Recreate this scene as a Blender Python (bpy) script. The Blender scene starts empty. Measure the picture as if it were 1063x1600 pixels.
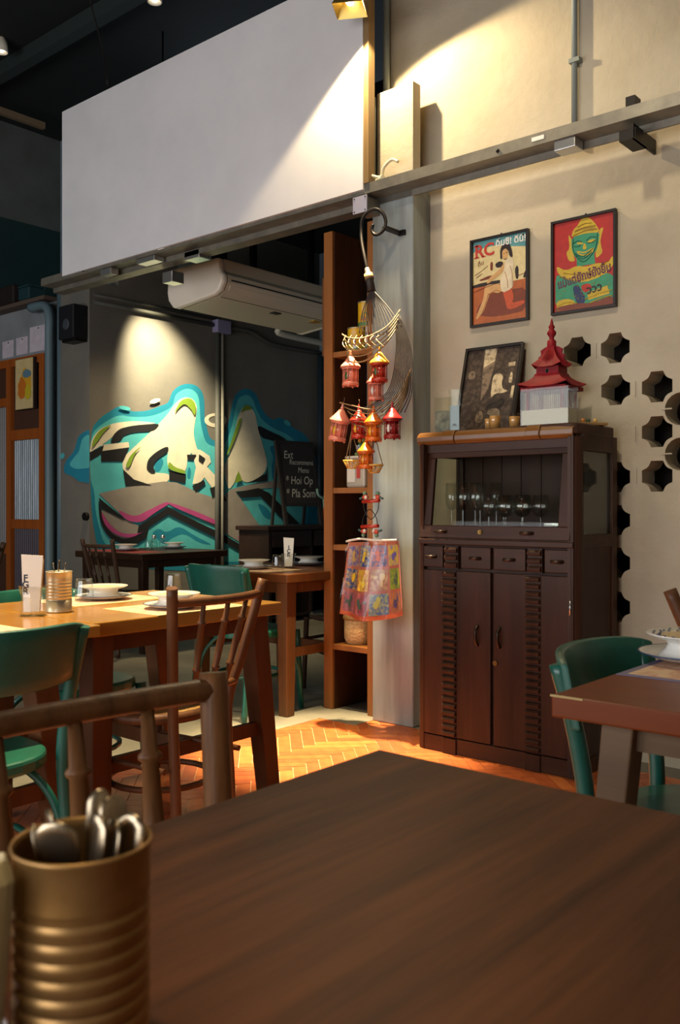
import bpy, bmesh, math, random
from mathutils import Vector, Matrix, Euler

random.seed(7)
scene = bpy.context.scene
COL = scene.collection
PI = math.pi

# ------------------------------------------------------------------ camera
cam_data = bpy.data.cameras.new('camera')
cam = bpy.data.objects.new('camera', cam_data)
COL.objects.link(cam)
cam_data.sensor_fit = 'VERTICAL'
cam_data.sensor_height = 36.0
cam_data.lens = 32.175
cam_data.shift_y = -8.0 / 1600.0
cam_data.clip_start = 0.02
cam.location = (0, 0, 1.10)
cam.rotation_euler = (PI / 2, 0, math.radians(40.4))
cam_data.dof.use_dof = True
cam_data.dof.focus_distance = 4.6
cam_data.dof.aperture_fstop = 9.0
scene.camera = cam

# ------------------------------------------------------------------ world
world = bpy.data.worlds.new('world')
scene.world = world
world.use_nodes = True
world.node_tree.nodes['Background'].inputs[0].default_value = (0.72, 0.86, 1.0, 1)
world.node_tree.nodes['Background'].inputs[1].default_value = 1.0

# ------------------------------------------------------------------ exposure
scene.view_settings.view_transform = 'Standard'
scene.view_settings.look = 'None'
scene.view_settings.exposure = 0.0
scene.view_settings.gamma = 1.0
scene.view_settings.use_curve_mapping = False
scene.cycles.use_denoising = True
scene.cycles.max_bounces = 8
scene.cycles.transparent_max_bounces = 16
scene.cycles.sample_clamp_indirect = 4.0
scene.cycles.caustics_reflective = False
scene.cycles.caustics_refractive = False

# ------------------------------------------------------------------ large area lights: daylight in the shop-front windows
def area_light(name, loc, rot, sx, sy, power, color):
    d = bpy.data.lights.new(name, 'AREA')
    d.shape = 'RECTANGLE'; d.size = sx; d.size_y = sy; d.energy = power; d.color = color
    o = bpy.data.objects.new(name, d); COL.objects.link(o)
    o.location = loc; o.rotation_euler = rot
    return o
DAY = (0.97, 0.96, 0.97)
area_light('shop_window_daylight', (-4.9, -2.93, 1.55), (PI / 2, 0, 0), 3.3, 2.0, 120, DAY)
area_light('shop_window_daylight', (-1.2, -2.93, 1.55), (PI / 2, 0, 0), 3.3, 2.0, 120, DAY)

def spot_light(name, loc, target, power, angle, blend, color, radius=0.03):
    d = bpy.data.lights.new(name, 'SPOT')
    d.energy = power; d.spot_size = math.radians(angle); d.spot_blend = blend
    d.color = color; d.shadow_soft_size = radius
    o = bpy.data.objects.new(name, d); COL.objects.link(o)
    o.location = loc
    v = Vector(target) - Vector(loc)
    o.rotation_euler = v.to_track_quat('-Z', 'Y').to_euler()
    return o
WARM = (1.0, 0.78, 0.46)

# ------------------------------------------------------------------ mesh helpers
class MB:
    def __init__(s): s.v = []; s.f = []; s.sm = []
    def add(s, vs, fs, smooth=False):
        o = len(s.v); s.v += [tuple(v) for v in vs]
        for f in fs: s.f.append(tuple(i + o for i in f)); s.sm.append(smooth)
        return s
    def box(s, x0, x1, y0, y1, z0, z1):
        return s.add([(x0,y0,z0),(x1,y0,z0),(x1,y1,z0),(x0,y1,z0),(x0,y0,z1),(x1,y0,z1),(x1,y1,z1),(x0,y1,z1)],
              [(0,3,2,1),(4,5,6,7),(0,1,5,4),(1,2,6,5),(2,3,7,6),(3,0,4,7)])
    def bar(s, p0, p1, w, h, up=(0,0,1), w1=None, h1=None):
        p0 = Vector(p0); p1 = Vector(p1); d = (p1-p0).normalized(); up = Vector(up)
        a = d.cross(up)
        if a.length < 1e-4: a = d.cross(Vector((0,1,0)))
        a.normalize(); b = a.cross(d).normalized()
        w1 = w if w1 is None else w1; h1 = h if h1 is None else h1
        vs = []
        for p, ww, hh in ((p0,w,h),(p1,w1,h1)):
            for i, j in ((-1,-1),(1,-1),(1,1),(-1,1)): vs.append(p + a*ww/2*i + b*hh/2*j)
        return s.add(vs, [(3,2,1,0),(4,5,6,7),(0,1,5,4),(1,2,6,5),(2,3,7,6),(3,0,4,7)])
    def tube(s, pts, r, n=8, closed=False, caps=True, flat=None):
        pts = [Vector(p) for p in pts]; m = len(pts)
        rs = r if isinstance(r, (list, tuple)) else [r]*m
        vs = []; prev = None
        for i, p in enumerate(pts):
            if closed: d = pts[(i+1) % m] - pts[i-1]
            else: d = pts[min(i+1, m-1)] - pts[max(i-1, 0)]
            d.normalize()
            if prev is None:
                a = d.cross(Vector((0,0,1)))
                if a.length < 1e-3: a = d.cross(Vector((0,1,0)))
            else:
                a = prev - d*prev.dot(d)
            a.normalize(); prev = a; b = d.cross(a)
            for k in range(n):
                t = 2*PI*k/n
                vs.append(p + (a*math.cos(t) + b*math.sin(t)*(flat or 1))*rs[i])
        fs = []
        for i in range(m if closed else m-1):
            j = (i+1) % m
            for k in range(n):
                l = (k+1) % n
                fs.append((i*n+k, i*n+l, j*n+l, j*n+k))
        s.add(vs, fs, True)
        if caps and not closed:
            o = len(s.v) - len(vs)
            s.f.append(tuple(o+k for k in range(n-1,-1,-1))); s.sm.append(False)
            s.f.append(tuple(o+(m-1)*n+k for k in range(n))); s.sm.append(False)
        return s
    def lathe(s, prof, n=20, c=(0,0,0), smooth=True, ph=0.0):
        vs = []
        for r, z in prof:
            for k in range(n):
                t = 2*PI*k/n + ph; vs.append((c[0]+r*math.cos(t), c[1]+r*math.sin(t), c[2]+z))
        fs = []
        for i in range(len(prof)-1):
            for k in range(n):
                l = (k+1) % n; fs.append((i*n+k, i*n+l, (i+1)*n+l, (i+1)*n+k))
        if prof[0][0] > 1e-6: fs.append(tuple(range(n-1,-1,-1))) if prof[0][0] < 0 else None
        return s.add(vs, [f for f in fs if f], smooth)
    def disc(s, c, r, n=20, up=True):
        vs = [(c[0]+r*math.cos(2*PI*k/n), c[1]+r*math.sin(2*PI*k/n), c[2]) for k in range(n)]
        return s.add(vs, [tuple(range(n)) if up else tuple(range(n-1,-1,-1))])
    def sphere(s, c, r, n=10, sc=(1,1,1)):
        m = max(4, n//2); prof = []
        vs = []
        for i in range(m+1):
            t = PI*i/m - PI/2
            for k in range(n):
                a = 2*PI*k/n
                vs.append((c[0]+r*sc[0]*math.cos(t)*math.cos(a), c[1]+r*sc[1]*math.cos(t)*math.sin(a), c[2]+r*sc[2]*math.sin(t)))
        fs = [(i*n+k, i*n+(k+1)%n, (i+1)*n+(k+1)%n, (i+1)*n+k) for i in range(m) for k in range(n)]
        return s.add(vs, fs, True)
    def prism(s, poly, fn, d0, d1):
        # outline poly in 2-D, fn(u, v, d) -> xyz, between depths d0 and d1
        n = len(poly)
        vs = [fn(u, v, d0) for u, v in poly] + [fn(u, v, d1) for u, v in poly]
        fs = [tuple(range(n-1,-1,-1)), tuple(range(n, 2*n))]
        fs += [(i, (i+1) % n, n+(i+1) % n, n+i) for i in range(n)]
        return s.add(vs, fs)
    def grid(s, fn, nu, nv, smooth=True):
        vs = [fn(i/nu, j/nv) for j in range(nv+1) for i in range(nu+1)]
        fs = [(j*(nu+1)+i, j*(nu+1)+i+1, (j+1)*(nu+1)+i+1, (j+1)*(nu+1)+i) for j in range(nv) for i in range(nu)]
        return s.add(vs, fs, smooth)
    def mesh(s, name):
        me = bpy.data.meshes.new(name)
        me.from_pydata(s.v, [], s.f)
        me.polygons.foreach_set('use_smooth', s.sm)
        me.update()
        b = bmesh.new(); b.from_mesh(me)
        bmesh.ops.recalc_face_normals(b, faces=b.faces[:])
        b.to_mesh(me); b.free()
        return me

def part(name, mb, mat, parent=None, bevel=0.0, label=None, loc=None, rot=None, thick=0.0):
    me = mb.mesh(name) if isinstance(mb, MB) else mb
    o = bpy.data.objects.new(name, me); COL.objects.link(o)
    if len(me.materials) == 0: me.materials.append(mat)
    if parent is not None: o.parent = parent
    if loc is not None: o.location = loc
    if rot is not None: o.rotation_euler = rot
    if thick:
        m = o.modifiers.new('solid', 'SOLIDIFY'); m.thickness = thick; m.offset = 0
    if bevel:
        m = o.modifiers.new('bevel', 'BEVEL'); m.width = bevel; m.segments = 2; m.limit_method = 'ANGLE'; m.angle_limit = math.radians(40)
    if label: o['label'] = label
    return o
def tag(o, label, cat, group=None):
    o['label'] = label; o['category'] = cat
    if group: o['group'] = group
    return o
def thing(name, label, cat, loc=(0,0,0), rz=0.0, group=None):
    o = bpy.data.objects.new(name, None); COL.objects.link(o)
    o.empty_display_size = 0.05
    o.location = loc; o.rotation_euler = (0, 0, rz)
    return tag(o, label, cat, group)
def struct(name, mb, mat, label=None, bevel=0.0):
    o = part(name, mb, mat, None, bevel); o['kind'] = 'structure'
    if label: o['label'] = label
    return o
def dup(root, loc, rz=0.0, label=None, group=None, scale=None):
    r = root.copy(); COL.objects.link(r); r.location = loc; r.rotation_euler = (0, 0, rz)
    if label: r['label'] = label
    if group: r['group'] = group
    if scale: r.scale = (scale,)*3
    for ch in list(root.children):
        c = ch.copy(); COL.objects.link(c); c.parent = r
        for g in list(ch.children):
            e = g.copy(); COL.objects.link(e); e.parent = c
    return r
def spline(pts, k=6, closed=False):
    P = [Vector(p) for p in pts]; n = len(P); out = []
    rng = range(n if closed else n-1)
    for i in rng:
        p0 = P[i-1] if (i > 0 or closed) else P[0]
        p1 = P[i]; p2 = P[(i+1) % n]
        p3 = P[(i+2) % n] if (closed or i+2 < n) else P[n-1]
        for j in range(k):
            t = j/k; t2 = t*t; t3 = t2*t
            out.append(0.5*((2*p1) + (p2-p0)*t + (2*p0-5*p1+4*p2-p3)*t2 + (3*p1-p0-3*p2+p3)*t3))
    if not closed: out.append(P[-1])
    return out
def text_mesh(s, size, align='CENTER', extrude=0.0, shear=0.0, space=1.0, bold=0.0):
    c = bpy.data.curves.new('lettering', 'FONT')
    c.body = s; c.size = size; c.align_x = align; c.extrude = extrude; c.shear = shear; c.space_character = space
    c.offset = bold; c.resolution_u = 3
    o = bpy.data.objects.new('lettering', c); COL.objects.link(o)
    bpy.context.view_layer.update()
    me = bpy.data.meshes.new_from_object(o.evaluated_get(bpy.context.evaluated_depsgraph_get()))
    bpy.data.objects.remove(o, do_unlink=True); bpy.data.curves.remove(c)
    return me

# ------------------------------------------------------------------ materials
MATS = {}
def _new(name):
    m = bpy.data.materials.new(name); m.use_nodes = True
    nt = m.node_tree; b = nt.nodes['Principled BSDF']
    return m, nt, b
def hexc(h):
    h = h.lstrip('#'); c = [int(h[i:i+2], 16)/255 for i in (0,2,4)]
    return tuple((x/12.92 if x <= 0.04045 else ((x+0.055)/1.055)**2.4) for x in c)
def rgb(c): return (*(hexc(c) if isinstance(c, str) else c), 1)
def mat(name, c, rough=0.5, metal=0.0, c2=None, scale=8.0, detail=4.0, bump=0.0, bscale=None, spec=0.5, stretch=(1,1,1), lo=0.35, hi=0.65, coat=0.0, trans=0.0, emis=None, estr=0.0):
    if name in MATS: return MATS[name]
    m, nt, b = _new(name)
    b.inputs['Base Color'].default_value = rgb(c)
    b.inputs['Roughness'].default_value = rough
    b.inputs['Metallic'].default_value = metal
    b.inputs['Specular IOR Level'].default_value = spec
    b.inputs['Coat Weight'].default_value = coat
    b.inputs['Coat Roughness'].default_value = 0.15
    b.inputs['Transmission Weight'].default_value = trans
    if emis: b.inputs['Emission Color'].default_value = rgb(emis); b.inputs['Emission Strength'].default_value = estr
    if c2 is not None or bump:
        tc = nt.nodes.new('ShaderNodeTexCoord'); mp = nt.nodes.new('ShaderNodeMapping')
        mp.inputs['Scale'].default_value = stretch
        nt.links.new(tc.outputs['Object'], mp.inputs['Vector'])
        no = nt.nodes.new('ShaderNodeTexNoise'); no.inputs['Scale'].default_value = scale; no.inputs['Detail'].default_value = detail
        no.inputs['Roughness'].default_value = 0.6
        nt.links.new(mp.outputs['Vector'], no.inputs['Vector'])
        if c2 is not None:
            r = nt.nodes.new('ShaderNodeValToRGB')
            r.color_ramp.elements[0].position = lo; r.color_ramp.elements[0].color = rgb(c)
            r.color_ramp.elements[1].position = hi; r.color_ramp.elements[1].color = rgb(c2)
            nt.links.new(no.outputs['Fac'], r.inputs['Fac']); nt.links.new(r.outputs['Color'], b.inputs['Base Color'])
        if bump:
            src = no
            if bscale:
                src = nt.nodes.new('ShaderNodeTexNoise'); src.inputs['Scale'].default_value = bscale; src.inputs['Detail'].default_value = 5
                nt.links.new(mp.outputs['Vector'], src.inputs['Vector'])
            bp = nt.nodes.new('ShaderNodeBump'); bp.inputs['Strength'].default_value = bump; bp.inputs['Distance'].default_value = 0.01
            nt.links.new(src.outputs['Fac'], bp.inputs['Height']); nt.links.new(bp.outputs['Normal'], b.inputs['Normal'])
    MATS[name] = m
    return m
def wood(name, c1, c2, axis='z', rough=0.4, scale=14.0, bump=0.08, coat=0.0, spec=0.25):
    st = {'x': (0.07,1,1), 'y': (1,0.07,1), 'z': (1,1,0.07)}[axis]
    return mat(name, c1, rough, c2=c2, scale=scale, detail=6, bump=bump, stretch=st, lo=0.3, hi=0.72, coat=coat, spec=spec)
def glass(name, tint=(1,1,1), gloss=0.06, rough=0.02, ior=1.45):
    # thin clear sheet: transparent body with a mirror coat that grows at grazing angles
    if name in MATS: return MATS[name]
    m = bpy.data.materials.new(name); m.use_nodes = True; nt = m.node_tree
    for n in list(nt.nodes): nt.nodes.remove(n)
    out = nt.nodes.new('ShaderNodeOutputMaterial'); mx = nt.nodes.new('ShaderNodeMixShader')
    tr = nt.nodes.new('ShaderNodeBsdfTransparent'); gl = nt.nodes.new('ShaderNodeBsdfGlossy'); fr = nt.nodes.new('ShaderNodeLayerWeight')
    tr.inputs['Color'].default_value = (*tint, 1); gl.inputs['Roughness'].default_value = rough
    pw = nt.nodes.new('ShaderNodeMath'); pw.operation = 'POWER'; pw.inputs[1].default_value = 4.0
    ml_ = nt.nodes.new('ShaderNodeMath'); ml_.operation = 'MULTIPLY'; ml_.inputs[1].default_value = 0.6*(ior-1)/0.45
    ad = nt.nodes.new('ShaderNodeMath'); ad.operation = 'ADD'; ad.inputs[1].default_value = gloss; ad.use_clamp = True
    nt.links.new(fr.outputs['Facing'], pw.inputs[0]); nt.links.new(pw.outputs[0], ml_.inputs[0])
    nt.links.new(ml_.outputs[0], ad.inputs[0]); nt.links.new(ad.outputs[0], mx.inputs[0])
    nt.links.new(tr.outputs[0], mx.inputs[1]); nt.links.new(gl.outputs[0], mx.inputs[2])
    nt.links.new(mx.outputs[0], out.inputs['Surface'])
    MATS[name] = m
    return m
# outlines of the flat paintwork and prints, in metres on their own surface (mural) or 0-1 across their own sheet (prints)
MURAL=[
('halo_paint', 'teal', [(4.471, 1.777), (4.504, 1.812), (4.528, 1.836), (4.556, 1.859), (4.583, 1.878), (4.622, 1.902), (4.647, 1.917), (4.669, 1.931), (4.684, 1.94), (4.7, 1.949), (4.712, 1.953), (4.726, 1.955), (4.74, 1.953), (4.76, 1.946), (4.776, 1.942), (4.796, 1.938), (4.815, 1.934), (4.844, 1.93), (4.866, 1.928), (4.894, 1.928), (4.922, 1.93), (4.964, 1.935), (4.994, 1.94), (5.028, 1.948), (5.058, 1.957), (5.102, 1.973), (5.131, 1.984), (5.162, 1.996), (5.188, 2.006), (5.224, 2.02), (5.245, 2.032), (5.263, 2.049), (5.273, 2.067), (5.282, 2.096), (5.291, 2.115), (5.303, 2.135), (5.317, 2.15), (5.34, 2.171), (5.357, 2.183), (5.379, 2.196), (5.4, 2.206), (5.433, 2.218), (5.456, 2.224), (5.484, 2.228), (5.509, 2.229), (5.547, 2.228), (5.572, 2.225), (5.596, 2.216), (5.615, 2.205), (5.639, 2.186), (5.653, 2.17), (5.666, 2.149), (5.673, 2.128), (5.68, 2.096), (5.683, 2.072), (5.685, 2.044), (5.685, 2.019), (5.683, 1.982), (5.684, 1.956), (5.688, 1.927), (5.694, 1.902), (5.706, 1.865), (5.714, 1.841), (5.722, 1.816), (5.73, 1.796), (5.741, 1.768), (5.753, 1.752), (5.771, 1.737), (5.793, 1.729), (5.83, 1.72), (5.853, 1.72), (5.877, 1.728), (5.894, 1.743), (5.917, 1.772), (5.932, 1.794), (5.948, 1.823), (5.961, 1.851), (5.98, 1.894), (5.991, 1.924), (6.003, 1.96), (6.011, 1.992), (6.021, 2.038), (6.029, 2.068), (6.038, 2.097), (6.046, 2.12), (6.059, 2.148), (6.069, 2.166), (6.084, 2.185), (6.099, 2.2), (6.123, 2.22), (6.141, 2.232), (6.163, 2.242), (6.184, 2.249), (6.216, 2.255), (6.238, 2.256), (6.264, 2.254), (6.286, 2.248), (6.319, 2.236), (6.339, 2.224), (6.359, 2.207), (6.373, 2.187), (6.389, 2.156), (6.401, 2.134), (6.417, 2.11), (6.431, 2.089), (6.453, 2.059), (6.471, 2.04), (6.493, 2.022), (6.515, 2.007), (6.548, 1.99), (6.572, 1.983), (6.599, 1.981), (6.623, 1.987), (6.657, 2.001), (6.68, 2.008), (6.705, 2.01), (6.727, 2.006), (6.756, 1.996), (6.776, 1.987), (6.799, 1.975), (6.82, 1.961), (6.85, 1.939), (6.874, 1.924), (6.907, 1.91), (6.941, 1.9), (6.995, 1.887), (7.03, 1.875), (7.064, 1.857), (7.089, 1.838), (7.12, 1.806), (7.143, 1.78), (7.169, 1.743), (7.195, 1.705), (7.232, 1.643), (7.255, 1.589), (7.275, 1.512), (7.288, 1.428), (7.301, 1.293), (7.304, 1.203), (7.299, 1.11), (7.287, 1.034), (7.261, 0.932), (7.236, 0.857), (7.196, 0.765), (7.151, 0.677), (7.077, 0.547), (6.988, 0.478), (6.838, 0.435), (6.661, 0.424), (6.369, 0.44), (6.15, 0.455), (5.883, 0.476), (5.628, 0.498), (5.256, 0.532), (5.044, 0.557), (4.865, 0.588), (4.753, 0.618), (4.644, 0.663), (4.583, 0.696), (4.535, 0.734), (4.51, 0.77), (4.495, 0.824), (4.485, 0.861), (4.476, 0.903), (4.469, 0.94), (4.461, 0.993), (4.457, 1.03), (4.452, 1.071), (4.449, 1.108), (4.445, 1.161), (4.442, 1.215), (4.44, 1.3), (4.439, 1.397), (4.437, 1.56), (4.442, 1.655), (4.454, 1.733)]),
('inner_paint', 'cyan', [(4.48, 1.736), (4.52, 1.769), (4.55, 1.79), (4.584, 1.813), (4.617, 1.832), (4.665, 1.858), (4.699, 1.872), (4.737, 1.881), (4.771, 1.883), (4.821, 1.88), (4.856, 1.879), (4.895, 1.88), (4.931, 1.882), (4.982, 1.887), (5.017, 1.892), (5.054, 1.9), (5.086, 1.908), (5.13, 1.922), (5.16, 1.933), (5.193, 1.947), (5.222, 1.96), (5.262, 1.981), (5.286, 1.998), (5.305, 2.019), (5.317, 2.04), (5.326, 2.074), (5.333, 2.094), (5.344, 2.112), (5.356, 2.125), (5.374, 2.139), (5.388, 2.148), (5.404, 2.157), (5.419, 2.165), (5.443, 2.174), (5.46, 2.179), (5.48, 2.182), (5.499, 2.182), (5.527, 2.18), (5.545, 2.176), (5.563, 2.168), (5.577, 2.159), (5.594, 2.142), (5.604, 2.128), (5.613, 2.11), (5.618, 2.092), (5.621, 2.063), (5.624, 2.04), (5.627, 2.011), (5.629, 1.983), (5.632, 1.939), (5.635, 1.909), (5.64, 1.878), (5.645, 1.851), (5.655, 1.815), (5.663, 1.791), (5.672, 1.765), (5.682, 1.744), (5.696, 1.715), (5.713, 1.698), (5.742, 1.683), (5.777, 1.674), (5.836, 1.666), (5.874, 1.668), (5.91, 1.682), (5.936, 1.704), (5.966, 1.748), (5.986, 1.779), (6.005, 1.814), (6.019, 1.847), (6.037, 1.893), (6.047, 1.926), (6.058, 1.963), (6.065, 1.996), (6.073, 2.042), (6.08, 2.072), (6.09, 2.1), (6.1, 2.12), (6.115, 2.145), (6.129, 2.159), (6.147, 2.173), (6.167, 2.181), (6.199, 2.191), (6.22, 2.194), (6.242, 2.194), (6.26, 2.189), (6.283, 2.179), (6.299, 2.169), (6.314, 2.152), (6.325, 2.133), (6.339, 2.102), (6.351, 2.079), (6.367, 2.054), (6.385, 2.031), (6.412, 1.997), (6.434, 1.976), (6.462, 1.955), (6.491, 1.938), (6.536, 1.917), (6.569, 1.904), (6.61, 1.891), (6.648, 1.881), (6.705, 1.868), (6.744, 1.858), (6.786, 1.845), (6.821, 1.831), (6.868, 1.809), (6.9, 1.793), (6.936, 1.774), (6.966, 1.756), (7.009, 1.73), (7.035, 1.703), (7.059, 1.664), (7.076, 1.619), (7.094, 1.545), (7.103, 1.484), (7.108, 1.402), (7.108, 1.317), (7.101, 1.184), (7.089, 1.093), (7.065, 0.995), (7.034, 0.911), (6.979, 0.796), (6.929, 0.727), (6.857, 0.665), (6.778, 0.623), (6.65, 0.58), (6.489, 0.563), (6.215, 0.563), (5.896, 0.579), (5.385, 0.617), (5.109, 0.642), (4.891, 0.671), (4.771, 0.696), (4.678, 0.734), (4.625, 0.761), (4.583, 0.794), (4.56, 0.825), (4.544, 0.872), (4.534, 0.904), (4.523, 0.938), (4.514, 0.967), (4.503, 1.007), (4.496, 1.038), (4.49, 1.077), (4.486, 1.116), (4.482, 1.175), (4.478, 1.212), (4.471, 1.245), (4.463, 1.269), (4.45, 1.295), (4.443, 1.328), (4.438, 1.384), (4.436, 1.453), (4.436, 1.571), (4.442, 1.641), (4.458, 1.7)]),
('teal_streak', 'teal', [(5.094, 0.884), (5.121, 0.898), (5.139, 0.903), (5.16, 0.902), (5.179, 0.897), (5.205, 0.882), (5.227, 0.877), (5.255, 0.879), (5.284, 0.888), (5.329, 0.909), (5.363, 0.915), (5.403, 0.912), (5.44, 0.899), (5.496, 0.869), (5.539, 0.847), (5.591, 0.823), (5.642, 0.801), (5.72, 0.769), (5.754, 0.753), (5.762, 0.744), (5.742, 0.744), (5.683, 0.753), (5.642, 0.763), (5.597, 0.779), (5.557, 0.797), (5.5, 0.828), (5.462, 0.843), (5.422, 0.849), (5.388, 0.847), (5.342, 0.833), (5.313, 0.823), (5.284, 0.81), (5.262, 0.796), (5.236, 0.776), (5.218, 0.767), (5.201, 0.765), (5.187, 0.769), (5.169, 0.784), (5.155, 0.796), (5.138, 0.81), (5.121, 0.824), (5.094, 0.846), (5.084, 0.86), (5.084, 0.873)]),
('teal_streak', 'teal', [(5.105, 1.481), (5.116, 1.499), (5.124, 1.51), (5.134, 1.52), (5.144, 1.527), (5.16, 1.535), (5.17, 1.537), (5.18, 1.534), (5.188, 1.528), (5.196, 1.514), (5.199, 1.503), (5.197, 1.487), (5.192, 1.471), (5.178, 1.446), (5.169, 1.432), (5.158, 1.42), (5.147, 1.414), (5.132, 1.41), (5.123, 1.411), (5.114, 1.416), (5.108, 1.425), (5.101, 1.442), (5.099, 1.455), (5.1, 1.468)]),
('teal_streak', 'teal', [(5.482, 1.436), (5.49, 1.455), (5.495, 1.463), (5.501, 1.464), (5.506, 1.459), (5.514, 1.445), (5.517, 1.434), (5.519, 1.419), (5.518, 1.405), (5.514, 1.383), (5.511, 1.371), (5.506, 1.362), (5.5, 1.359), (5.49, 1.359), (5.485, 1.361), (5.481, 1.368), (5.478, 1.378), (5.476, 1.396), (5.476, 1.409), (5.479, 1.424)]),
('teal_streak', 'teal', [(6.42, 1.124), (6.465, 1.109), (6.494, 1.094), (6.525, 1.072), (6.55, 1.048), (6.584, 1.008), (6.596, 0.987), (6.592, 0.974), (6.572, 0.973), (6.527, 0.981), (6.499, 0.989), (6.472, 1.002), (6.453, 1.016), (6.431, 1.04), (6.417, 1.057), (6.404, 1.076), (6.395, 1.092), (6.384, 1.116), (6.385, 1.126), (6.398, 1.129)]),
('teal_streak', 'teal', [(6.562, 1.711), (6.591, 1.72), (6.609, 1.721), (6.627, 1.712), (6.64, 1.696), (6.658, 1.665), (6.666, 1.639), (6.671, 1.605), (6.67, 1.569), (6.665, 1.512), (6.658, 1.476), (6.647, 1.441), (6.633, 1.414), (6.61, 1.382), (6.597, 1.371), (6.586, 1.377), (6.579, 1.399), (6.574, 1.446), (6.572, 1.477), (6.574, 1.509), (6.58, 1.534), (6.591, 1.566), (6.594, 1.589), (6.589, 1.614), (6.579, 1.636), (6.556, 1.667), (6.548, 1.685), (6.55, 1.701)]),
('cream_letter', 'cream', [(4.441, 1.605), (4.448, 1.636), (4.455, 1.658), (4.468, 1.681), (4.482, 1.7), (4.507, 1.728), (4.528, 1.746), (4.557, 1.764), (4.588, 1.778), (4.637, 1.797), (4.675, 1.809), (4.72, 1.819), (4.763, 1.827), (4.829, 1.836), (4.878, 1.841), (4.936, 1.844), (4.991, 1.845), (5.073, 1.844), (5.104, 1.842), (5.1, 1.837), (5.063, 1.831), (4.973, 1.819), (4.916, 1.811), (4.862, 1.801), (4.821, 1.792), (4.771, 1.779), (4.741, 1.769), (4.714, 1.754), (4.696, 1.739), (4.675, 1.715), (4.66, 1.699), (4.641, 1.682), (4.623, 1.668), (4.595, 1.649), (4.573, 1.635), (4.546, 1.617), (4.519, 1.601), (4.478, 1.577), (4.456, 1.564), (4.44, 1.557), (4.433, 1.557), (4.433, 1.564), (4.434, 1.572), (4.437, 1.587)]),
('cream_letter', 'cream', [(4.761, 1.477), (4.768, 1.503), (4.776, 1.521), (4.791, 1.541), (4.809, 1.559), (4.841, 1.585), (4.866, 1.606), (4.898, 1.632), (4.931, 1.658), (4.982, 1.699), (5.019, 1.729), (5.063, 1.766), (5.105, 1.801), (5.166, 1.854), (5.206, 1.889), (5.244, 1.927), (5.272, 1.959), (5.306, 2.002), (5.33, 2.028), (5.355, 2.051), (5.376, 2.067), (5.406, 2.084), (5.427, 2.093), (5.452, 2.1), (5.474, 2.102), (5.507, 2.1), (5.528, 2.096), (5.547, 2.087), (5.561, 2.075), (5.577, 2.053), (5.585, 2.035), (5.589, 2.011), (5.588, 1.988), (5.581, 1.95), (5.576, 1.924), (5.569, 1.893), (5.563, 1.865), (5.554, 1.824), (5.55, 1.796), (5.552, 1.764), (5.557, 1.736), (5.569, 1.697), (5.577, 1.673), (5.585, 1.654), (5.591, 1.642), (5.599, 1.631), (5.597, 1.623), (5.585, 1.615), (5.564, 1.607), (5.525, 1.596), (5.503, 1.58), (5.484, 1.553), (5.474, 1.519), (5.466, 1.461), (5.45, 1.431), (5.419, 1.413), (5.379, 1.412), (5.31, 1.425), (5.273, 1.442), (5.249, 1.473), (5.242, 1.511), (5.248, 1.576), (5.245, 1.61), (5.233, 1.63), (5.214, 1.631), (5.176, 1.616), (5.151, 1.604), (5.123, 1.588), (5.099, 1.573), (5.066, 1.548), (5.047, 1.531), (5.032, 1.512), (5.023, 1.496), (5.017, 1.473), (5.017, 1.458), (5.022, 1.443), (5.032, 1.431), (5.051, 1.416), (5.07, 1.408), (5.102, 1.403), (5.138, 1.401), (5.2, 1.401), (5.235, 1.398), (5.259, 1.39), (5.269, 1.378), (5.269, 1.357), (5.26, 1.342), (5.236, 1.325), (5.203, 1.31), (5.144, 1.289), (5.102, 1.281), (5.053, 1.281), (5.009, 1.29), (4.945, 1.311), (4.905, 1.325), (4.869, 1.34), (4.844, 1.354), (4.815, 1.372), (4.797, 1.385), (4.782, 1.399), (4.773, 1.412), (4.764, 1.43), (4.76, 1.444), (4.759, 1.461)]),
('cream_letter', 'cream', [(4.545, 1.619), (4.822, 1.659), (4.83, 1.614), (4.552, 1.568)]),
('cream_letter', 'cream', [(5.522, 1.62), (5.626, 1.632), (5.743, 1.578), (5.762, 1.52), (5.712, 1.475), (5.877, 1.351), (5.781, 1.273), (5.681, 1.375), (5.626, 1.322), (5.537, 1.309), (5.577, 1.466)]),
('cream_letter', 'cream', [(5.976, 1.286), (5.965, 1.309), (5.958, 1.327), (5.95, 1.353), (5.943, 1.379), (5.933, 1.42), (5.931, 1.45), (5.937, 1.486), (5.948, 1.52), (5.973, 1.57), (5.99, 1.607), (6.007, 1.652), (6.022, 1.693), (6.043, 1.755), (6.057, 1.798), (6.071, 1.844), (6.083, 1.883), (6.099, 1.938), (6.111, 1.973), (6.128, 2.008), (6.144, 2.034), (6.171, 2.067), (6.192, 2.083), (6.218, 2.09), (6.244, 2.086), (6.285, 2.07), (6.31, 2.052), (6.332, 2.023), (6.347, 1.989), (6.362, 1.932), (6.375, 1.891), (6.391, 1.844), (6.408, 1.801), (6.434, 1.74), (6.451, 1.699), (6.468, 1.658), (6.481, 1.625), (6.496, 1.582), (6.502, 1.553), (6.502, 1.523), (6.496, 1.497), (6.481, 1.462), (6.462, 1.439), (6.429, 1.414), (6.39, 1.393), (6.323, 1.365), (6.282, 1.351), (6.245, 1.342), (6.219, 1.341), (6.191, 1.346), (6.172, 1.354), (6.155, 1.368), (6.141, 1.385), (6.124, 1.414), (6.113, 1.425), (6.1, 1.421), (6.09, 1.405), (6.075, 1.367), (6.064, 1.343), (6.049, 1.32), (6.034, 1.304), (6.011, 1.283), (5.998, 1.276), (5.985, 1.277)]),
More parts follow.
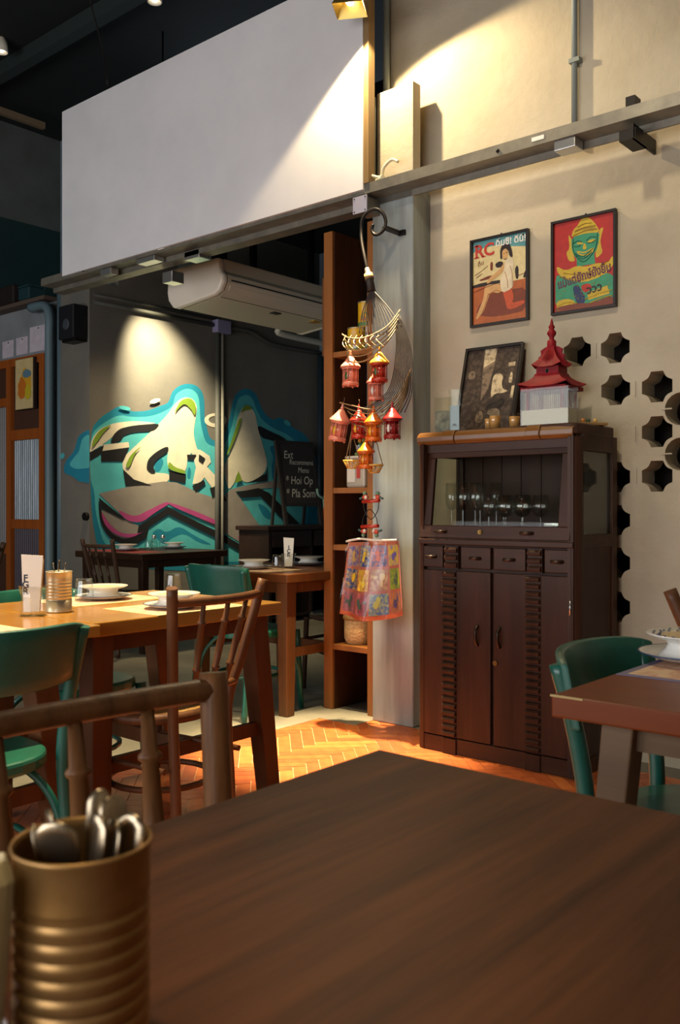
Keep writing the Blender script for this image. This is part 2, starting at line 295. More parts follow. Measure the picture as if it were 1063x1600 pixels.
('grey_letter', 'greyp', [(4.52, 1.211), (4.876, 1.285), (5.206, 1.327), (5.35, 1.321), (5.619, 1.228), (5.918, 1.159), (5.918, 0.87), (5.619, 0.989), (5.249, 1.129), (5.15, 1.074), (4.956, 0.964), (4.783, 1.001)]),
('grey_letter', 'greyp', [(5.902, 1.176), (6.0, 1.266), (6.268, 1.32), (6.651, 1.373), (6.695, 1.292), (6.513, 1.289), (6.076, 1.248), (6.372, 0.941), (6.513, 0.838), (6.506, 0.623), (6.372, 0.636), (5.902, 0.87)]),
('grey_letter', 'greyp', [(4.592, 1.065), (4.664, 1.039), (4.716, 1.02), (4.776, 0.997), (4.832, 0.974), (4.914, 0.941), (4.957, 0.919), (4.984, 0.897), (4.988, 0.879), (4.973, 0.857), (4.957, 0.843), (4.931, 0.831), (4.901, 0.823), (4.851, 0.815), (4.816, 0.813), (4.778, 0.816), (4.745, 0.823), (4.699, 0.84), (4.669, 0.853), (4.639, 0.873), (4.616, 0.893), (4.587, 0.926), (4.569, 0.95), (4.552, 0.979), (4.541, 1.006), (4.528, 1.048), (4.532, 1.066), (4.555, 1.073)]),
('black_paint', 'black', [(4.639, 1.661), (4.655, 1.692), (4.668, 1.712), (4.686, 1.731), (4.705, 1.745), (4.736, 1.763), (4.762, 1.774), (4.797, 1.785), (4.833, 1.794), (4.892, 1.804), (4.934, 1.812), (4.983, 1.819), (5.029, 1.826), (5.097, 1.835), (5.13, 1.836), (5.147, 1.83), (5.143, 1.818), (5.117, 1.794), (5.092, 1.779), (5.055, 1.767), (5.014, 1.759), (4.948, 1.753), (4.906, 1.747), (4.866, 1.74), (4.836, 1.732), (4.801, 1.72), (4.78, 1.712), (4.764, 1.701), (4.756, 1.692), (4.75, 1.677), (4.741, 1.667), (4.724, 1.658), (4.702, 1.649), (4.664, 1.639), (4.646, 1.637), (4.637, 1.645)]),
('black_paint', 'black', [(4.431, 1.55), (4.57, 1.62), (4.545, 1.546), (4.433, 1.483)]),
('black_paint', 'black', [(4.54, 1.567), (4.828, 1.613), (4.762, 1.489), (4.54, 1.478)]),
('black_paint', 'black', [(4.762, 1.422), (4.876, 1.338), (5.071, 1.289), (4.956, 1.291), (4.791, 1.275)]),
('black_paint', 'black', [(5.218, 1.634), (5.185, 1.621), (5.162, 1.61), (5.134, 1.594), (5.109, 1.577), (5.073, 1.551), (5.051, 1.532), (5.034, 1.511), (5.023, 1.492), (5.015, 1.465), (5.013, 1.449), (5.016, 1.433), (5.024, 1.422), (5.041, 1.409), (5.054, 1.403), (5.067, 1.398), (5.079, 1.398), (5.097, 1.399), (5.104, 1.403), (5.107, 1.411), (5.103, 1.421), (5.09, 1.439), (5.086, 1.452), (5.088, 1.467), (5.095, 1.481), (5.112, 1.502), (5.127, 1.517), (5.148, 1.533), (5.171, 1.548), (5.21, 1.569), (5.231, 1.583), (5.246, 1.598), (5.253, 1.611), (5.254, 1.629), (5.249, 1.636), (5.236, 1.638)]),
('black_paint', 'black', [(5.263, 1.426), (5.456, 1.4), (5.447, 1.318), (5.263, 1.338)]),
('black_paint', 'black', [(5.468, 1.578), (5.58, 1.583), (5.543, 1.53), (5.474, 1.532)]),
('black_paint', 'black', [(5.613, 1.589), (5.687, 1.552), (5.656, 1.502), (5.607, 1.528)]),
('black_paint', 'black', [(5.528, 1.29), (5.672, 1.351), (5.69, 1.314), (5.574, 1.239)]),
('black_paint', 'black', [(5.743, 1.277), (5.877, 1.308), (5.909, 1.236), (5.961, 1.152), (5.87, 1.169), (5.838, 1.231), (5.775, 1.182)]),
('black_paint', 'black', [(4.924, 0.934), (5.249, 1.097), (5.619, 0.951), (5.902, 0.846), (6.442, 0.587), (6.303, 0.588), (5.87, 0.785), (5.249, 1.033), (5.03, 0.919), (5.011, 0.844), (4.897, 0.803)]),
('black_paint', 'black', [(4.515, 1.111), (4.52, 1.05), (4.525, 1.011), (4.534, 0.974), (4.545, 0.946), (4.564, 0.912), (4.579, 0.89), (4.597, 0.868), (4.615, 0.85), (4.643, 0.826), (4.668, 0.812), (4.704, 0.798), (4.742, 0.788), (4.805, 0.777), (4.848, 0.774), (4.891, 0.778), (4.927, 0.789), (4.975, 0.812), (4.999, 0.827), (5.015, 0.844), (5.017, 0.858), (5.007, 0.877), (4.993, 0.883), (4.964, 0.88), (4.929, 0.869), (4.868, 0.842), (4.827, 0.831), (4.785, 0.826), (4.751, 0.83), (4.705, 0.845), (4.676, 0.858), (4.647, 0.876), (4.624, 0.896), (4.596, 0.927), (4.579, 0.95), (4.565, 0.977), (4.556, 1.003), (4.548, 1.041), (4.542, 1.066), (4.536, 1.093), (4.529, 1.115), (4.52, 1.145), (4.516, 1.152), (4.514, 1.139)]),
('black_paint', 'black', [(4.515, 1.177), (4.749, 1.017), (4.786, 0.98), (4.545, 1.082)]),
('black_paint', 'black', [(6.411, 1.899), (6.463, 1.883), (6.502, 1.871), (6.548, 1.859), (6.592, 1.847), (6.659, 1.831), (6.701, 1.819), (6.743, 1.802), (6.775, 1.785), (6.815, 1.759), (6.834, 1.743), (6.841, 1.73), (6.835, 1.722), (6.812, 1.716), (6.79, 1.715), (6.756, 1.719), (6.718, 1.728), (6.654, 1.747), (6.611, 1.758), (6.564, 1.767), (6.524, 1.773), (6.468, 1.779), (6.435, 1.788), (6.407, 1.807), (6.389, 1.83), (6.373, 1.872), (6.372, 1.892), (6.385, 1.902)]),
('black_paint', 'black', [(6.076, 1.238), (6.379, 1.287), (6.521, 1.243), (6.978, 0.92), (6.788, 0.923), (6.407, 1.202), (6.149, 1.187)]),
('black_paint', 'black', [(6.251, 1.334), (6.478, 1.432), (6.51, 1.509), (6.499, 1.36)]),
('pink_paint', 'pink', [(4.751, 1.06), (4.81, 1.036), (4.85, 1.026), (4.894, 1.024), (4.931, 1.031), (4.982, 1.052), (5.019, 1.067), (5.063, 1.084), (5.105, 1.101), (5.166, 1.125), (5.202, 1.137), (5.231, 1.144), (5.246, 1.143), (5.257, 1.136), (5.255, 1.128), (5.237, 1.116), (5.208, 1.1), (5.153, 1.075), (5.117, 1.057), (5.078, 1.036), (5.046, 1.017), (5.003, 0.99), (4.972, 0.976), (4.935, 0.968), (4.901, 0.967), (4.851, 0.973), (4.818, 0.981), (4.785, 0.997), (4.758, 1.016), (4.724, 1.05), (4.714, 1.064), (4.724, 1.068)]),
('pink_paint', 'pink', [(4.562, 1.035), (4.587, 0.997), (4.607, 0.973), (4.633, 0.947), (4.659, 0.926), (4.699, 0.898), (4.73, 0.883), (4.769, 0.872), (4.807, 0.868), (4.865, 0.868), (4.9, 0.869), (4.93, 0.871), (4.95, 0.875), (4.968, 0.882), (4.971, 0.882), (4.959, 0.877), (4.936, 0.867), (4.888, 0.848), (4.854, 0.839), (4.814, 0.836), (4.779, 0.841), (4.727, 0.853), (4.694, 0.865), (4.661, 0.881), (4.635, 0.898), (4.601, 0.926), (4.581, 0.947), (4.565, 0.973), (4.554, 0.998), (4.545, 1.035), (4.544, 1.05), (4.55, 1.05)]),
('pink_paint', 'pink', [(5.373, 1.113), (5.489, 1.081), (5.567, 1.058), (5.648, 1.033), (5.715, 1.01), (5.804, 0.978), (5.853, 0.959), (5.888, 0.941), (5.902, 0.93), (5.902, 0.919), (5.888, 0.917), (5.853, 0.923), (5.804, 0.937), (5.715, 0.964), (5.649, 0.985), (5.57, 1.011), (5.495, 1.036), (5.383, 1.074), (5.322, 1.096), (5.278, 1.115), (5.258, 1.126), (5.254, 1.136), (5.269, 1.136), (5.311, 1.128)]),
('pink_paint', 'pink', [(6.135, 0.802), (6.231, 0.759), (6.292, 0.741), (6.35, 0.738), (6.392, 0.751), (6.443, 0.786), (6.47, 0.796), (6.486, 0.787), (6.489, 0.759), (6.48, 0.698), (6.469, 0.665), (6.449, 0.642), (6.425, 0.634), (6.383, 0.635), (6.345, 0.647), (6.29, 0.674), (6.231, 0.711), (6.135, 0.777), (6.098, 0.806), (6.098, 0.815)]),
('green_paint', 'green', [(4.447, 1.606), (4.454, 1.634), (4.46, 1.654), (4.472, 1.675), (4.486, 1.695), (4.509, 1.723), (4.528, 1.741), (4.552, 1.758), (4.576, 1.771), (4.614, 1.787), (4.631, 1.792), (4.634, 1.789), (4.624, 1.779), (4.596, 1.755), (4.577, 1.738), (4.557, 1.718), (4.541, 1.698), (4.519, 1.669), (4.504, 1.65), (4.489, 1.631), (4.476, 1.616), (4.459, 1.597), (4.451, 1.59), (4.447, 1.594)]),
('green_paint', 'green', [(5.334, 1.978), (5.36, 2.021), (5.379, 2.047), (5.403, 2.068), (5.426, 2.081), (5.46, 2.092), (5.483, 2.095), (5.506, 2.093), (5.524, 2.086), (5.548, 2.069), (5.56, 2.053), (5.568, 2.032), (5.569, 2.008), (5.566, 1.97), (5.561, 1.952), (5.554, 1.946), (5.545, 1.952), (5.53, 1.974), (5.518, 1.989), (5.503, 2.003), (5.487, 2.015), (5.464, 2.029), (5.448, 2.035), (5.432, 2.036), (5.418, 2.032), (5.4, 2.019), (5.386, 2.009), (5.37, 1.995), (5.354, 1.98), (5.331, 1.957), (5.323, 1.951), (5.324, 1.958)]),
('green_paint', 'green', [(4.798, 1.48), (4.816, 1.514), (4.832, 1.536), (4.854, 1.56), (4.879, 1.58), (4.918, 1.608), (4.936, 1.619), (4.942, 1.621), (4.934, 1.612), (4.909, 1.589), (4.892, 1.57), (4.876, 1.545), (4.863, 1.52), (4.846, 1.48), (4.834, 1.459), (4.822, 1.444), (4.811, 1.439), (4.795, 1.442), (4.789, 1.448), (4.79, 1.462)]),
('green_paint', 'green', [(5.243, 1.463), (5.249, 1.486), (5.255, 1.497), (5.265, 1.499), (5.277, 1.493), (5.298, 1.476), (5.315, 1.466), (5.338, 1.456), (5.361, 1.449), (5.398, 1.442), (5.419, 1.436), (5.436, 1.429), (5.445, 1.421), (5.45, 1.41), (5.442, 1.405), (5.417, 1.406), (5.38, 1.411), (5.312, 1.423), (5.275, 1.434), (5.251, 1.448)]),
('green_paint', 'green', [(6.151, 2.04), (6.174, 2.073), (6.192, 2.088), (6.215, 2.096), (6.237, 2.093), (6.272, 2.079), (6.285, 2.07), (6.285, 2.062), (6.272, 2.057), (6.237, 2.051), (6.215, 2.046), (6.192, 2.038), (6.174, 2.03), (6.151, 2.018), (6.142, 2.016), (6.142, 2.024)]),
('green_paint', 'green', [(5.968, 1.639), (5.999, 1.703), (6.02, 1.747), (6.042, 1.796), (6.061, 1.839), (6.087, 1.9), (6.103, 1.932), (6.119, 1.955), (6.13, 1.962), (6.142, 1.957), (6.145, 1.946), (6.14, 1.922), (6.127, 1.891), (6.101, 1.836), (6.082, 1.798), (6.061, 1.757), (6.042, 1.722), (6.014, 1.673), (5.996, 1.644), (5.979, 1.619), (5.967, 1.603), (5.951, 1.587), (5.948, 1.588), (5.954, 1.607)]),
('green_paint', 'green', [(6.059, 1.331), (6.106, 1.452), (6.153, 1.352)]),
('white_splash', 'cream', [(5.157, 2.052), (5.155, 2.048), (5.154, 2.045), (5.151, 2.042), (5.147, 2.039), (5.142, 2.035), (5.137, 2.032), (5.131, 2.029), (5.125, 2.026), (5.116, 2.022), (5.11, 2.019), (5.103, 2.017), (5.096, 2.015), (5.087, 2.013), (5.08, 2.012), (5.074, 2.011), (5.068, 2.01), (5.061, 2.01), (5.056, 2.01), (5.052, 2.011), (5.048, 2.012), (5.045, 2.014), (5.043, 2.016), (5.042, 2.018), (5.042, 2.021), (5.044, 2.024), (5.045, 2.027), (5.048, 2.03), (5.051, 2.033), (5.057, 2.038), (5.062, 2.041), (5.068, 2.044), (5.073, 2.047), (5.082, 2.051), (5.088, 2.053), (5.096, 2.056), (5.102, 2.057), (5.112, 2.06), (5.118, 2.061), (5.125, 2.062), (5.13, 2.062), (5.138, 2.063), (5.143, 2.062), (5.147, 2.062), (5.15, 2.06), (5.154, 2.058), (5.156, 2.057), (5.157, 2.054)]),
('teal_splash', 'cyan', [(4.833, 1.939), (4.83, 1.936), (4.827, 1.935), (4.823, 1.933), (4.818, 1.932), (4.811, 1.931), (4.805, 1.93), (4.798, 1.93), (4.792, 1.929), (4.782, 1.93), (4.775, 1.93), (4.767, 1.931), (4.761, 1.931), (4.751, 1.933), (4.745, 1.934), (4.739, 1.936), (4.734, 1.938), (4.727, 1.94), (4.723, 1.942), (4.72, 1.944), (4.718, 1.946), (4.716, 1.949), (4.715, 1.951), (4.716, 1.953), (4.717, 1.955), (4.721, 1.957), (4.723, 1.959), (4.728, 1.961), (4.732, 1.962), (4.74, 1.963), (4.745, 1.964), (4.752, 1.964), (4.759, 1.965), (4.768, 1.964), (4.775, 1.964), (4.783, 1.964), (4.79, 1.963), (4.799, 1.961), (4.805, 1.96), (4.812, 1.958), (4.817, 1.957), (4.824, 1.954), (4.827, 1.952), (4.831, 1.95), (4.833, 1.948), (4.835, 1.945), (4.835, 1.943), (4.835, 1.941)]),
('teal_splash', 'cyan', [(6.832, 1.937), (6.827, 1.934), (6.823, 1.933), (6.818, 1.932), (6.813, 1.932), (6.805, 1.932), (6.799, 1.932), (6.793, 1.933), (6.787, 1.934), (6.778, 1.936), (6.772, 1.938), (6.766, 1.941), (6.761, 1.943), (6.754, 1.947), (6.75, 1.95), (6.746, 1.954), (6.743, 1.957), (6.74, 1.961), (6.738, 1.965), (6.737, 1.968), (6.737, 1.971), (6.738, 1.975), (6.739, 1.978), (6.741, 1.98), (6.744, 1.982), (6.749, 1.984), (6.753, 1.986), (6.758, 1.987), (6.763, 1.987), (6.771, 1.987), (6.777, 1.987), (6.783, 1.986), (6.789, 1.985), (6.797, 1.983), (6.803, 1.981), (6.809, 1.978), (6.814, 1.976), (6.821, 1.972), (6.826, 1.969), (6.83, 1.965), (6.833, 1.962), (6.836, 1.958), (6.838, 1.954), (6.839, 1.951), (6.839, 1.948), (6.838, 1.944), (6.837, 1.941), (6.835, 1.939)]),
]
HALO_OUT=[(5.964, 1.929), (5.959, 1.911), (5.945, 1.893), (5.922, 1.878), (5.893, 1.865), (5.859, 1.856), (5.822, 1.852), (5.786, 1.851), (5.753, 1.856), (5.724, 1.864), (5.702, 1.877), (5.689, 1.892), (5.684, 1.908), (5.689, 1.926), (5.702, 1.943), (5.724, 1.958), (5.753, 1.971), (5.786, 1.98), (5.822, 1.985), (5.859, 1.986), (5.893, 1.982), (5.922, 1.973), (5.945, 1.961), (5.959, 1.946)]
HALO_IN=[(5.912, 1.93), (5.909, 1.92), (5.9, 1.911), (5.886, 1.902), (5.867, 1.895), (5.845, 1.89), (5.822, 1.887), (5.799, 1.887), (5.778, 1.889), (5.76, 1.893), (5.746, 1.9), (5.737, 1.908), (5.734, 1.917), (5.737, 1.926), (5.746, 1.935), (5.76, 1.944), (5.778, 1.951), (5.799, 1.956), (5.822, 1.959), (5.845, 1.96), (5.867, 1.958), (5.886, 1.953), (5.9, 1.947), (5.909, 1.939)]
MURAL_PIER=[
('halo_paint', 'teal', [(-6.526, 1.738), (-6.568, 1.727), (-6.594, 1.72), (-6.617, 1.712), (-6.633, 1.704), (-6.65, 1.695), (-6.661, 1.685), (-6.672, 1.672), (-6.679, 1.657), (-6.689, 1.632), (-6.696, 1.616), (-6.705, 1.599), (-6.714, 1.587), (-6.728, 1.571), (-6.74, 1.559), (-6.756, 1.547), (-6.772, 1.537), (-6.798, 1.522), (-6.815, 1.511), (-6.832, 1.497), (-6.845, 1.483), (-6.861, 1.462), (-6.87, 1.448), (-6.875, 1.433), (-6.875, 1.42), (-6.87, 1.403), (-6.861, 1.393), (-6.844, 1.383), (-6.823, 1.376), (-6.785, 1.368), (-6.76, 1.362), (-6.733, 1.353), (-6.712, 1.343), (-6.682, 1.328), (-6.662, 1.319), (-6.638, 1.312), (-6.617, 1.309), (-6.586, 1.306), (-6.566, 1.304), (-6.545, 1.302), (-6.527, 1.299), (-6.505, 1.296), (-6.5, 1.308), (-6.5, 1.344), (-6.5, 1.396), (-6.5, 1.491), (-6.5, 1.551), (-6.5, 1.607), (-6.5, 1.648), (-6.5, 1.697), (-6.5, 1.722), (-6.503, 1.737)]),
('inner_paint', 'cyan', [(-6.52, 1.699), (-6.556, 1.69), (-6.577, 1.682), (-6.595, 1.672), (-6.606, 1.661), (-6.615, 1.642), (-6.621, 1.629), (-6.628, 1.615), (-6.634, 1.601), (-6.642, 1.581), (-6.65, 1.568), (-6.664, 1.554), (-6.68, 1.543), (-6.707, 1.527), (-6.724, 1.516), (-6.743, 1.503), (-6.758, 1.492), (-6.778, 1.476), (-6.784, 1.465), (-6.781, 1.454), (-6.768, 1.444), (-6.738, 1.431), (-6.715, 1.424), (-6.685, 1.419), (-6.656, 1.418), (-6.609, 1.419), (-6.581, 1.419), (-6.553, 1.421), (-6.532, 1.422), (-6.507, 1.425), (-6.5, 1.44), (-6.5, 1.475), (-6.5, 1.524), (-6.5, 1.612), (-6.5, 1.659), (-6.5, 1.69)]),
('teal_splash', 'cyan', [(-6.869, 1.524), (-6.875, 1.519), (-6.879, 1.517), (-6.884, 1.515), (-6.889, 1.513), (-6.896, 1.512), (-6.901, 1.511), (-6.906, 1.511), (-6.911, 1.512), (-6.917, 1.514), (-6.921, 1.515), (-6.924, 1.518), (-6.927, 1.52), (-6.929, 1.524), (-6.931, 1.528), (-6.931, 1.531), (-6.931, 1.535), (-6.929, 1.54), (-6.927, 1.543), (-6.924, 1.547), (-6.921, 1.55), (-6.915, 1.554), (-6.911, 1.557), (-6.906, 1.559), (-6.902, 1.56), (-6.894, 1.562), (-6.889, 1.562), (-6.884, 1.562), (-6.88, 1.562), (-6.874, 1.56), (-6.87, 1.558), (-6.866, 1.556), (-6.864, 1.553), (-6.861, 1.549), (-6.86, 1.546), (-6.859, 1.542), (-6.86, 1.539), (-6.862, 1.534), (-6.863, 1.53), (-6.866, 1.527)]),
]
RC_PRINT=[
('sky_print', 'pt_cream', [(0, 0), (1, 0.0), (1, 1), (0.0, 1)]),
('sky_print', 'pt_teal', [(0, 0), (1, 0.0), (1, 0.168), (0.725, 0.133), (0.481, 0.082), (0.207, 0.083), (0, 0.121)]),
('ground_print', 'pt_orange', [(0, 0.544), (0.479, 0.549), (1, 0.539), (1, 1), (0.0, 1)]),
('ground_print', 'pt_brown', [(0.157, 0.732), (0.278, 0.669), (0.393, 0.644), (0.565, 0.64), (0.713, 0.639), (0.919, 0.638), (1, 0.698), (1, 0.85), (0.919, 0.915), (0.712, 0.929), (0.55, 0.932), (0.343, 0.925), (0.215, 0.91), (0.095, 0.878), (0.061, 0.842), (0.096, 0.781)]),
('tree_print', 'pt_dark', [(0, 0.515), (0.142, 0.503), (0.296, 0.501), (0.51, 0.505), (0.51, 0.543), (0, 0.549)]),
('tree_print', 'pt_dark', [(0.796, 0.503), (0.784, 0.44), (0.788, 0.404), (0.808, 0.375), (0.825, 0.373), (0.845, 0.396), (0.852, 0.433), (0.848, 0.504), (0.837, 0.531), (0.811, 0.528)]),
('tree_print', 'pt_dark', [(0.934, 0.512), (0.959, 0.464), (0.976, 0.444), (0.993, 0.441), (1, 0.459), (1, 0.51), (0.983, 0.53), (0.94, 0.531)]),
('roof_print', 'pt_brown', [(0.112, 0.461), (0.296, 0.431), (0.403, 0.437), (0.388, 0.467), (0.143, 0.478)]),
('leaf_print', 'pt_dark', [(0.431, 0.301), (0.477, 0.286), (0.512, 0.284), (0.555, 0.295), (0.569, 0.31), (0.56, 0.341), (0.533, 0.354), (0.473, 0.357), (0.441, 0.347), (0.421, 0.319)]),
('bottle_print', 'pt_brown', [(0.327, 0.353), (0.327, 0.306), (0.331, 0.284), (0.34, 0.274), (0.348, 0.271), (0.362, 0.273), (0.37, 0.278), (0.377, 0.289), (0.378, 0.312), (0.374, 0.359), (0.363, 0.376), (0.337, 0.373)]),
('arm_print', 'pt_skin', [(0.266, 0.5), (0.31, 0.462), (0.36, 0.435), (0.446, 0.403), (0.507, 0.371), (0.576, 0.321), (0.623, 0.295), (0.674, 0.275), (0.708, 0.275), (0.742, 0.294), (0.728, 0.319), (0.66, 0.363), (0.603, 0.395), (0.525, 0.433), (0.468, 0.457), (0.399, 0.481), (0.355, 0.498), (0.312, 0.517), (0.285, 0.523), (0.26, 0.517)]),
('leg_print', 'pt_skin', [(0.059, 0.911), (0.091, 0.854), (0.125, 0.801), (0.18, 0.721), (0.206, 0.661), (0.215, 0.587), (0.235, 0.553), (0.278, 0.538), (0.343, 0.537), (0.463, 0.548), (0.52, 0.569), (0.545, 0.614), (0.542, 0.638), (0.507, 0.655), (0.46, 0.655), (0.374, 0.635), (0.327, 0.647), (0.292, 0.697), (0.262, 0.746), (0.218, 0.821), (0.194, 0.854), (0.177, 0.864), (0.151, 0.88), (0.103, 0.913), (0.076, 0.928), (0.055, 0.931)]),
('leg_print', 'pt_redskin', [(0.592, 0.629), (0.687, 0.623), (0.734, 0.647), (0.76, 0.717), (0.76, 0.757), (0.734, 0.791), (0.771, 0.8), (0.891, 0.79), (0.947, 0.793), (0.967, 0.81), (0.947, 0.827), (0.875, 0.851), (0.802, 0.865), (0.691, 0.876), (0.639, 0.855), (0.618, 0.791), (0.598, 0.736), (0.567, 0.661)]),
('suit_print', 'pt_suit', [(0.518, 0.555), (0.523, 0.514), (0.539, 0.475), (0.573, 0.416), (0.59, 0.373), (0.599, 0.322), (0.616, 0.294), (0.65, 0.272), (0.681, 0.266), (0.723, 0.271), (0.747, 0.288), (0.764, 0.326), (0.764, 0.364), (0.747, 0.424), (0.744, 0.476), (0.756, 0.549), (0.753, 0.59), (0.732, 0.621), (0.687, 0.641), (0.592, 0.66), (0.547, 0.647), (0.524, 0.592)]),
('face_print', 'pt_skin', [(0.554, 0.234), (0.545, 0.191), (0.549, 0.166), (0.566, 0.145), (0.586, 0.139), (0.62, 0.143), (0.64, 0.157), (0.657, 0.187), (0.659, 0.211), (0.647, 0.243), (0.634, 0.26), (0.611, 0.27), (0.593, 0.269), (0.567, 0.256)]),
('hair_print', 'pt_dark', [(0.516, 0.239), (0.513, 0.176), (0.522, 0.139), (0.547, 0.105), (0.574, 0.091), (0.617, 0.086), (0.649, 0.09), (0.686, 0.106), (0.708, 0.129), (0.727, 0.172), (0.738, 0.207), (0.746, 0.251), (0.736, 0.264), (0.702, 0.253), (0.683, 0.231), (0.669, 0.188), (0.651, 0.165), (0.617, 0.148), (0.591, 0.149), (0.56, 0.167), (0.55, 0.194), (0.555, 0.244), (0.548, 0.263), (0.526, 0.264)]),
]
YK_PRINT=[
('red_print', 'pt_red', [(0, 0), (1, 0), (1, 1), (0, 1)]),
('ear_print', 'pt_yel', [(0.253, 0.148), (0.288, 0.192), (0.308, 0.248), (0.324, 0.345), (0.336, 0.4), (0.352, 0.441), (0.334, 0.455), (0.274, 0.448), (0.239, 0.422), (0.212, 0.363), (0.215, 0.332), (0.25, 0.312), (0.258, 0.266), (0.245, 0.168)]),
('ear_print', 'pt_yel', [(0.773, 0.151), (0.815, 0.141), (0.819, 0.166), (0.788, 0.239), (0.777, 0.281), (0.781, 0.312), (0.79, 0.344), (0.808, 0.392), (0.8, 0.421), (0.763, 0.444), (0.736, 0.455), (0.704, 0.457), (0.699, 0.421), (0.716, 0.327), (0.73, 0.26), (0.75, 0.185)]),
('face_print', 'pt_green', [(0.295, 0.211), (0.297, 0.291), (0.311, 0.344), (0.346, 0.399), (0.392, 0.439), (0.476, 0.485), (0.537, 0.492), (0.611, 0.464), (0.662, 0.429), (0.717, 0.37), (0.745, 0.308), (0.763, 0.209), (0.715, 0.167), (0.575, 0.157), (0.47, 0.159), (0.343, 0.174)]),
('neck_print', 'pt_green', [(0.381, 0.404), (0.676, 0.396), (0.69, 0.522), (0.386, 0.52)]),
('crown_print', 'pt_yel', [(0.294, 0.166), (0.318, 0.118), (0.343, 0.092), (0.385, 0.074), (0.411, 0.054), (0.436, 0.021), (0.464, 0.003), (0.508, 0), (0.542, 0), (0.585, 0.004), (0.618, 0.021), (0.658, 0.05), (0.685, 0.075), (0.716, 0.11), (0.737, 0.138), (0.76, 0.175), (0.714, 0.185), (0.574, 0.172), (0.468, 0.17), (0.336, 0.18)]),
('crown_print', 'pt_amber', [(0.386, 0.105), (0.483, 0.099), (0.564, 0.103), (0.672, 0.121), (0.717, 0.133), (0.724, 0.146), (0.682, 0.146), (0.566, 0.131), (0.484, 0.126), (0.392, 0.13), (0.354, 0.126), (0.35, 0.113)]),
('eye_print', 'pt_yel', [(0.381, 0.258), (0.422, 0.252), (0.455, 0.256), (0.499, 0.272), (0.498, 0.28), (0.455, 0.282), (0.421, 0.278), (0.381, 0.265)]),
('eye_print', 'pt_yel', [(0.568, 0.263), (0.612, 0.25), (0.647, 0.248), (0.693, 0.257), (0.693, 0.266), (0.646, 0.279), (0.611, 0.281), (0.567, 0.272)]),
('nose_print', 'pt_yel', [(0.487, 0.316), (0.508, 0.279), (0.525, 0.279), (0.548, 0.317), (0.549, 0.335), (0.53, 0.346), (0.513, 0.345), (0.489, 0.335)]),
('mouth_print', 'pt_yel', [(0.405, 0.346), (0.482, 0.368), (0.549, 0.367), (0.642, 0.344), (0.672, 0.348), (0.657, 0.384), (0.624, 0.403), (0.559, 0.416), (0.507, 0.415), (0.442, 0.4), (0.407, 0.381), (0.384, 0.35)]),
('mouth_print', 'pt_green', [(0.438, 0.371), (0.491, 0.385), (0.541, 0.383), (0.614, 0.365), (0.638, 0.364), (0.625, 0.378), (0.598, 0.388), (0.542, 0.398), (0.501, 0.399), (0.453, 0.388), (0.43, 0.38), (0.421, 0.37)]),
('chest_print', 'pt_green', [(0.041, 0.58), (0.094, 0.586), (0.191, 0.596), (0.385, 0.616), (0.556, 0.628), (0.8, 0.637), (0.921, 0.655), (0.989, 0.692), (1, 0.767), (1, 0.919), (0.904, 0.986), (0.64, 1), (0.423, 1), (0.135, 0.989), (0.021, 0.894), (0.02, 0.667)]),
('collar_print', 'pt_yel', [(0.07, 0.486), (0.165, 0.529), (0.242, 0.537), (0.34, 0.516), (0.416, 0.515), (0.513, 0.534), (0.584, 0.536), (0.67, 0.523), (0.746, 0.524), (0.855, 0.539), (0.917, 0.525), (0.967, 0.477), (0.986, 0.488), (0.984, 0.564), (0.945, 0.611), (0.846, 0.656), (0.74, 0.682), (0.569, 0.704), (0.435, 0.697), (0.266, 0.656), (0.172, 0.624), (0.1, 0.585), (0.063, 0.547), (0.041, 0.491)]),
('chest_print', 'pt_yel', [(0.078, 0.866), (0.176, 0.859), (0.247, 0.865), (0.332, 0.889), (0.355, 0.916), (0.329, 0.961), (0.259, 0.977), (0.108, 0.972), (0.046, 0.948), (0.041, 0.891)]),
('chest_print', 'pt_green', [(0.163, 0.778), (0.25, 0.746), (0.302, 0.742), (0.35, 0.763), (0.364, 0.786), (0.35, 0.824), (0.311, 0.846), (0.225, 0.862), (0.178, 0.851), (0.143, 0.808)]),
('arm_print', 'pt_navy', [(0.337, 0.733), (0.387, 0.722), (0.417, 0.731), (0.445, 0.765), (0.474, 0.802), (0.521, 0.862), (0.53, 0.902), (0.504, 0.947), (0.47, 0.957), (0.409, 0.936), (0.377, 0.908), (0.354, 0.859), (0.339, 0.817), (0.324, 0.76)]),
('arm_print', 'pt_red', [(0.486, 0.733), (0.56, 0.725), (0.602, 0.735), (0.638, 0.769), (0.627, 0.793), (0.566, 0.819), (0.527, 0.821), (0.491, 0.802), (0.473, 0.782), (0.462, 0.749)]),
('banner_print', 'pt_yel', [(0.563, 0.831), (0.891, 0.783), (0.932, 0.877), (0.582, 0.911)]),
('base_print', 'pt_brown', [(0.092, 0.936), (0.287, 0.929), (0.421, 0.931), (0.567, 0.943), (0.71, 0.937), (0.925, 0.909), (1, 0.922), (1, 0.983), (0.903, 1), (0.639, 1), (0.422, 1), (0.134, 1), (0.02, 0.995), (0.016, 0.955)]),
]
